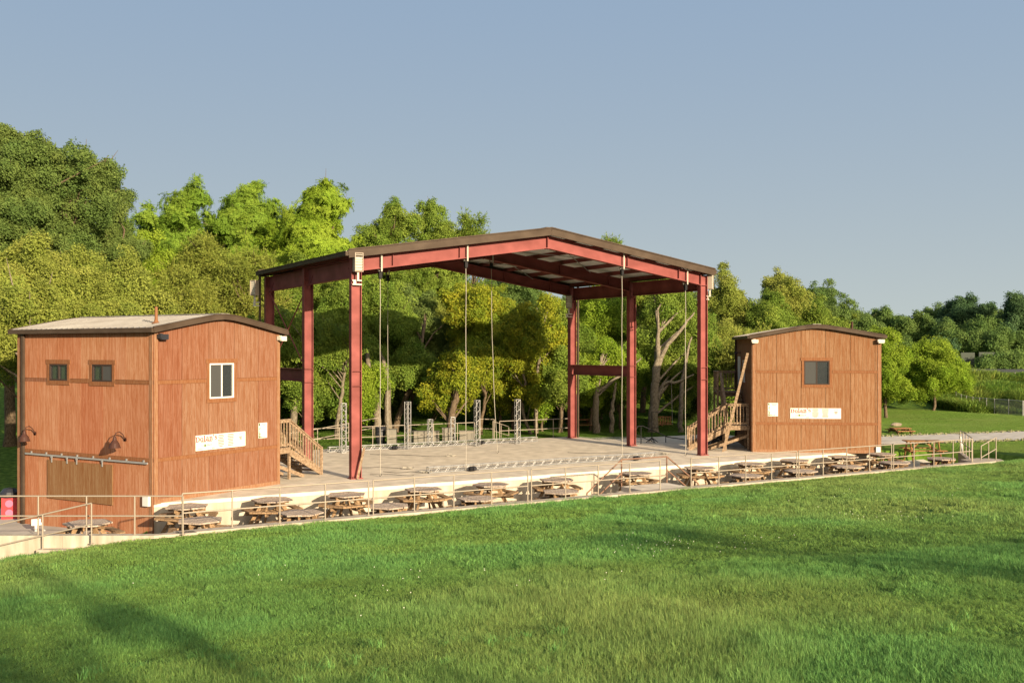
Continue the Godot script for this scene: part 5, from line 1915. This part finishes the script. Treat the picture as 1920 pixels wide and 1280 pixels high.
	var special := {
		"lower green tree above the split trunk": [true, [[[Vector3(0.45, 0, 1.5), Vector3(0.35, 1.6, 1.5), Vector3(0.0, 3.4, 1.4), Vector3(-0.25, 5.4, 1.2)], [0.27, 0.22, 0.20, 0.09]], [[Vector3(1.15, 0, 1.2), Vector3(1.05, 1.8, 1.2), Vector3(0.95, 3.6, 1.0), Vector3(0.5, 5.2, 0.8)], [0.24, 0.21, 0.18, 0.07]]]],
		"dark green tree in the middle behind the stage": [false, [[[Vector3(-1.0, 0, 8.0), Vector3(-0.5, 1.5, 7.6), Vector3(0.35, 3.8, 6.6), Vector3(0.6, 7.0, 4.0)], [0.22, 0.18, 0.15, 0.07]]]],
		"small golden tree with leaning trunk behind the back truss": [false, [[[Vector3(0.0, 0, 1.6), Vector3(0.02, 1.3, 1.6), Vector3(0.25, 2.5, 1.4), Vector3(0.4, 4.2, 0.6)], [0.27, 0.23, 0.18, 0.07]]]],
		"golden tree in the middle behind the stage": [true, [[[Vector3(0.75, 0, 0.5), Vector3(0.1, 1.8, 0.4), Vector3(0.25, 3.4, 0.3), Vector3(-0.3, 5.5, 0.2)], [0.10, 0.10, 0.08, 0.04]]]],
		"tall golden tree with slender pale trunk left of the back right column": [true, [[[Vector3(-0.7, 0, 1.9), Vector3(-0.7, 2.5, 1.8), Vector3(-0.5, 4.5, 1.4), Vector3(-0.2, 7.0, 0.8)], [0.15, 0.13, 0.10, 0.04]], [[Vector3(0.9, 0, 1.0), Vector3(0.95, 1.5, 1.0), Vector3(1.0, 3.0, 0.8), Vector3(1.2, 5.0, 0.5)], [0.15, 0.13, 0.10, 0.04]]]],
		"small bright tree with forked limb between the right columns": [true, [[[Vector3(-0.85, 0, 1.6), Vector3(-0.95, 1.5, 1.6), Vector3(-0.8, 3.2, 1.5), Vector3(-0.4, 5.0, 1.0)], [0.25, 0.21, 0.16, 0.07]], [[Vector3(-0.85, 2.8, 1.6), Vector3(0.1, 3.3, 1.6), Vector3(1.0, 3.9, 1.5), Vector3(2.0, 4.8, 1.2)], [0.11, 0.10, 0.08, 0.04]], [[Vector3(0.1, 0, 1.4), Vector3(0.12, 1.0, 1.4), Vector3(0.2, 2.0, 1.3), Vector3(0.4, 3.2, 1.0)], [0.16, 0.15, 0.11, 0.06]]]],
		"pale barked tree with the swing, right of the canopy": [true, [[[Vector3(-1.7, 0, 3.0), Vector3(-1.65, 1.5, 3.0), Vector3(-1.5, 3.5, 2.8), Vector3(-1.2, 6.5, 2.0)], [0.37, 0.31, 0.25, 0.09]], [[Vector3(0.05, 0, 3.0), Vector3(0.05, 1.5, 3.0), Vector3(0.25, 3.5, 2.7), Vector3(0.9, 6.0, 2.0)], [0.18, 0.16, 0.13, 0.05]], [[Vector3(-1.4, 2.3, 3.0), Vector3(-0.9, 3.05, 3.0), Vector3(-0.2, 3.1, 3.0), Vector3(0.9, 3.6, 2.9)], [0.12, 0.10, 0.09, 0.04]], [[Vector3(-1.5, 3.3, 2.9), Vector3(-1.0, 5.0, 2.6), Vector3(0.3, 6.6, 2.2), Vector3(1.2, 7.6, 1.6)], [0.18, 0.15, 0.10, 0.04]]]],
	}
	for t in rows:
		var sp = special.get(t[0], [false, []])
		tree("bush" if t[0].contains(" bush") and not t[0].contains("bush tree") else "tree", t[0], t[1], t[2], t[3], t[4], t[5], t[6], t[7], "trees of the far wood" if t[2] > 120.0 else "trees behind the stage and cabins", sp[1], sp[0])
	# plain trunks standing on their own below the crowns
	for q in [[-10.3, 60.0, 4.2, 0.13, "slim pale trunked sapling beside the leftmost truss tower", "mid"], [-12.9, 60.0, 5.0, 0.22, "leafy tree with mossy trunk behind the left steps", "mid"], [-20.9, 44.0, 5.5, 0.26, "spotted pale trunked tree at the left corner of the left cabin", "olive"]]:
		var w: float = q[3]
		tree("tree", q[4], q[0], q[1], q[2] + 2.2, 1.9, q[2] - 0.6, "f", q[5], "trees behind the stage and cabins", [[[Vector3.ZERO, Vector3(0.05, q[2] * 0.3, 0), Vector3(0.25, q[2] * 0.6, 0), Vector3(0.5, q[2], 0)], [w * 1.2, w, w * 0.85, w * 0.5]]], true)
	# low shrubs at the wood's edge, deeper scrub behind
	var k := 0
	var where := ["left of the steel columns", "behind the left truss tower", "behind the grey cabinets", "behind the third truss tower", "behind the back right column", "between the right columns", "left of the swing", "behind the right stairs", "behind the right cabin"]
	for x in [-13.0, -9.0, -5.0, -1.6, 1.8, 3.6, 6.4, 13.0, 16.5]:
		tree("bush", "low dark bush at the edge of the wood, %s" % where[k], x, 70.0 + 2.0 * (k % 3), 2.6 + 0.5 * (k % 2), 2.2, 0.0, "f", ["mid", "dark", "green"][k % 3], "bushes at the edge of the wood")
		k += 1
	k = 0
	for x in [-40.0, -34.0, -28.5, -23.0, -18.0, -13.5, -9.0, -4.5, 0.5, 5.0, 9.5, 14.0, 18.5, 23.0, 27.5, 32.0]:
		tree("tree", "dense dark tree deep in the wood, number %s of the back row from the left" % ["one", "two", "three", "four", "five", "six", "seven", "eight", "nine", "ten", "eleven", "twelve", "thirteen", "fourteen", "fifteen", "sixteen"][k], x, 92.0 + 3.0 * (k % 2), 9.5 + 1.5 * (k % 3) - (3.0 if x > 20 else 0.0), 5.2, 0.4, "b", ["dark", "mid", "far"][k % 3], "back row of the wood")
		k += 1
	# trees up the slope behind the viewer that shade the near lawn
	k = 0
	for q in [[14.0, -17.0, 9.5, 5.0, 1.2], [7.0, -21.5, 11.0, 5.4, 1.2], [0.0, -25.5, 12.0, 5.6, 1.2], [-8.0, -29.0, 12.5, 5.6, 1.2], [29.0, -13.0, 9.6, 3.4, 7.9], [34.5, -14.5, 9.8, 3.2, 8.1], [40.5, -16.0, 9.8, 3.4, 8.1]]:  # the three high crowns are added, shaped to cast a narrow shade band
		tree("tree", "tree up the slope behind the viewer, %s" % ["broad crown with the swept right side", "broad and second from the right", "tallest broad one", "broad one furthest left", "high slender crown, nearest the broad ones", "high slender crown between two others", "high slender crown furthest right"][k], q[0], q[1], lawn_height(q[0], q[1]) + q[2], q[3], lawn_height(q[0], q[1]) + q[4], "b", "mid", "trees behind the viewer")
		k += 1

# ---------------------------------------------------------------- grass
func patch(n: int, size: float, lo: float, hi: float, wide: float, seed_: int, stalk := 0.0) -> ArrayMesh:
	var r := RandomNumberGenerator.new()
	r.seed = seed_
	var s := Shape.new()
	for k in n:
		var p := Vector3(r.randf_range(-0.5, 0.5) * size, 0, r.randf_range(-0.5, 0.5) * size)
		var h := r.randf_range(lo, hi)
		var a := r.randf() * TAU
		var sd := Vector3(cos(a), 0, sin(a)) * wide * r.randf_range(0.6, 1.2)
		var lean := Vector3(-sin(a), 0, cos(a)) * h * r.randf_range(-1.3, 1.3) + Vector3(r.randfn(), 0, r.randfn()) * h * 0.15
		var m := p + Vector3(0, h * 0.62, 0) + lean * 0.35
		var tip := p + Vector3(0, h * r.randf_range(0.8, 1.0), 0) + lean
		var f := r.randf_range(0.5, 1.5)
		s.tint = Color(f * r.randf_range(0.8, 1.3), f, f * 0.9)
		if r.randf() < stalk:
			s.tint = Color(1.9, 1.0, 1.5) * r.randf_range(0.8, 1.2)
			sd *= 0.5
			tip = p + Vector3(0, h * 1.25, 0) + lean * 0.6
			m = p.lerp(tip, 0.6)
		elif r.randf() < 0.10:
			s.tint = Color(2.0, 1.25, 1.3) * r.randf_range(0.7, 1.1)
		s.quad(p - sd, m - sd * 0.8, m + sd * 0.8, p + sd)
		s.tri(m - sd * 0.8, tip, m + sd * 0.8)
	return s.mesh()

func build_grass() -> void:
	var fine := []
	for k in 4:
		fine.append(patch(560, 0.55, 0.04, 0.105, 0.0032, 40 + k, 0.03))
	var seedy := patch(420, 0.55, 0.06, 0.15, 0.0030, 50, 0.30)
	var tuft := patch(46, 0.22, 0.10, 0.22, 0.0045, 60, 0.0)
	var far := []
	for k in 3:
		far.append(patch(330, 0.7, 0.05, 0.12, 0.006, 70 + k, 0.06))
	var weeds := patch(90, 0.8, 0.25, 0.75, 0.03, 80, 0.0)
	var meshes := fine + [seedy, tuft] + far + [weeds]
	var places := []
	var colors := []
	for m in meshes:
		places.append([])
		colors.append([])
	var r := RandomNumberGenerator.new()
	r.seed = 9
	var tone := FastNoiseLite.new()
	tone.seed = 14
	tone.frequency = 0.16
	tone.fractal_octaves = 4
	var put := func(i: int, x: float, y: float, d: float, c: Color, sc: float, hs: float):
		var b := Basis(Vector3.UP, r.randf() * TAU).scaled(Vector3(sc, sc * hs, sc))
		places[i].append(Transform3D(b, Vector3(x, y, -d)))
		colors[i].append(c)
	var green := Color(0.180, 0.305, 0.070)
	var lush := Color(0.145, 0.310, 0.085)
	var straw := Color(0.250, 0.330, 0.095)
	var d := 6.0
	while d < 49.0:
		var step := 0.26 if d < 16.0 else (0.34 if d < 26.0 else 0.45)
		var half := d * 0.53 + 1.5
		var x := -half
		while x < half:
			var px := x + r.randf_range(-0.5, 0.5) * step
			var pd := d + r.randf_range(-0.5, 0.5) * step
			x += step
			var q := un(Vector3(px, 0, -pd))
			if px > -9.2 and q.x < 28.6 and q.y > -9.12:
				continue
			if px <= -9.2 and pd > 28.22:
				continue
			if q.x >= 28.6 and (q.y > -9.0 or (q.x < 29.5 and q.y > -9.2)):
				continue
			var n := tone.get_noise_2d(px, pd)
			var n2 := tone.get_noise_2d(px * 0.35 + 100.0, pd * 0.35)
			var c := green.lerp(lush, clampf(0.5 + n * 1.5, 0, 1)).lerp(straw, clampf(n2 * 1.6 + 0.10, 0.0, 0.7))
			c *= r.randf_range(0.78, 1.22)
			var y := lawn_height(px, pd) - 0.015
			if pd < 21.0:
				var i := 4 if n2 > 0.0 and r.randf() < 0.75 else r.randi() % 4
				put.call(i, px, y, pd, c, r.randf_range(0.85, 1.15), clampf(0.9 + n * 1.2, 0.55, 1.6) * (1.15 - 0.015 * pd))
				if n < -0.02 and r.randf() < 0.14 and pd < 14.0:
					put.call(5, px, y, pd, lush * r.randf_range(0.9, 1.3), r.randf_range(0.7, 1.1), r.randf_range(0.7, 1.0))
			else:
				put.call(6 + r.randi() % 3, px, y, pd, c, r.randf_range(0.9, 1.15), clampf(0.85 + n, 0.5, 1.3))
		d += step
	# beyond the lane and on the bank
	for k in 9000:
		var pd := r.randf_range(53.0, 88.0)
		var px := r.randf_range(17.0, 0.53 * pd)
		var q := un(Vector3(px, 0, -pd))
		var lo := 57.0 + maxf(0.0, px - 22.0) * 0.335
		if (pd > lo - 0.7 and pd < lo + 5.6) or (q.x < 33.5 and q.y < 6.2):
			continue
		put.call(6 + r.randi() % 3, px, ground_height(q.x, q.y) - 0.02, pd, Color(0.19, 0.31, 0.06).lerp(straw, clampf(tone.get_noise_2d(px, pd) + 0.15, 0, 0.6)), 1.3, 0.6)
	for k in 7000:
		var pd := r.randf_range(58.0, 78.0)
		var px := r.randf_range(-24.0, 16.0)
		var q := un(Vector3(px, 0, -pd))
		if q.y < 13.0 and q.x < 19.2 or q.y < 9.6 and q.x < 30.0:
			continue
		put.call(6 + r.randi() % 3, px, ground_height(q.x, q.y) - 0.02, pd, Color(0.10, 0.18, 0.03) * r.randf_range(0.8, 1.2), 1.3, 0.8)
	for k in 3800:
		var pd := r.randf_range(84.0, 104.5)
		var px := r.randf_range(38.0, 0.53 * pd)
		var q := un(Vector3(px, 0, -pd))
		put.call(9, px, ground_height(q.x, q.y) - 0.03, pd, Color(0.14, 0.25, 0.04).lerp(Color(0.22, 0.29, 0.06), clampf(0.5 + 1.5 * tone.get_noise_2d(px * 0.7, pd * 0.7), 0, 1)), r.randf_range(0.8, 1.6), 0.3 + 0.9 * clampf(0.5 + 2.0 * tone.get_noise_2d(px * 0.5 + 50.0, pd * 0.5), 0, 1))
	for i in meshes.size():
		if places[i].size() == 0:
			continue
		var g := cloud_of(meshes[i], places[i], colors[i], self, "weeds" if i == 9 else "grass")
		g.material_override = M["grass blade"]
		tag(g, ["fine lawn grass blades, first mix", "fine lawn grass blades, second mix", "fine lawn grass blades, third mix", "fine lawn grass blades, fourth mix", "pinkish seeding grass in patches of the lawn", "tall broad grass tufts in the near lawn", "short distant lawn grass, first mix", "short distant lawn grass, second mix", "short distant lawn grass, third mix", "tall bright weeds on the bank below the guard rail"][i], "grass")
	# clover heads
	var s := Shape.new()
	for k in 110:
		var c := k % 5
		var o: Vector2 = [Vector2(3.2, 22.0), Vector2(4.4, 23.0), Vector2(9.5, 27.0), Vector2(-1.4, 19.5), Vector2(11.5, 33.0), Vector2(-4.2, 13.0), Vector2(0.2, 12.0)][c]
		var sp := 0.9 if c < 3 else 2.4
		var px := o.x + r.randfn() * sp
		var pd := o.y + r.randfn() * sp * 0.8
		var b := Basis.from_euler(Vector3(r.randf() * 6, r.randf() * 6, 0))
		b = b.scaled(Vector3.ONE * 0.0055)
		s.obox(Vector3(px, lawn_height(px, pd) + r.randf_range(0.08, 0.13), -pd), b.x, b.y, b.z)
	var fl := obj("clover_flowers", s, M["flower"])
	fl.set_meta("kind", "stuff")
	tag(fl, "tiny white clover heads scattered over the lawn", "flowers")
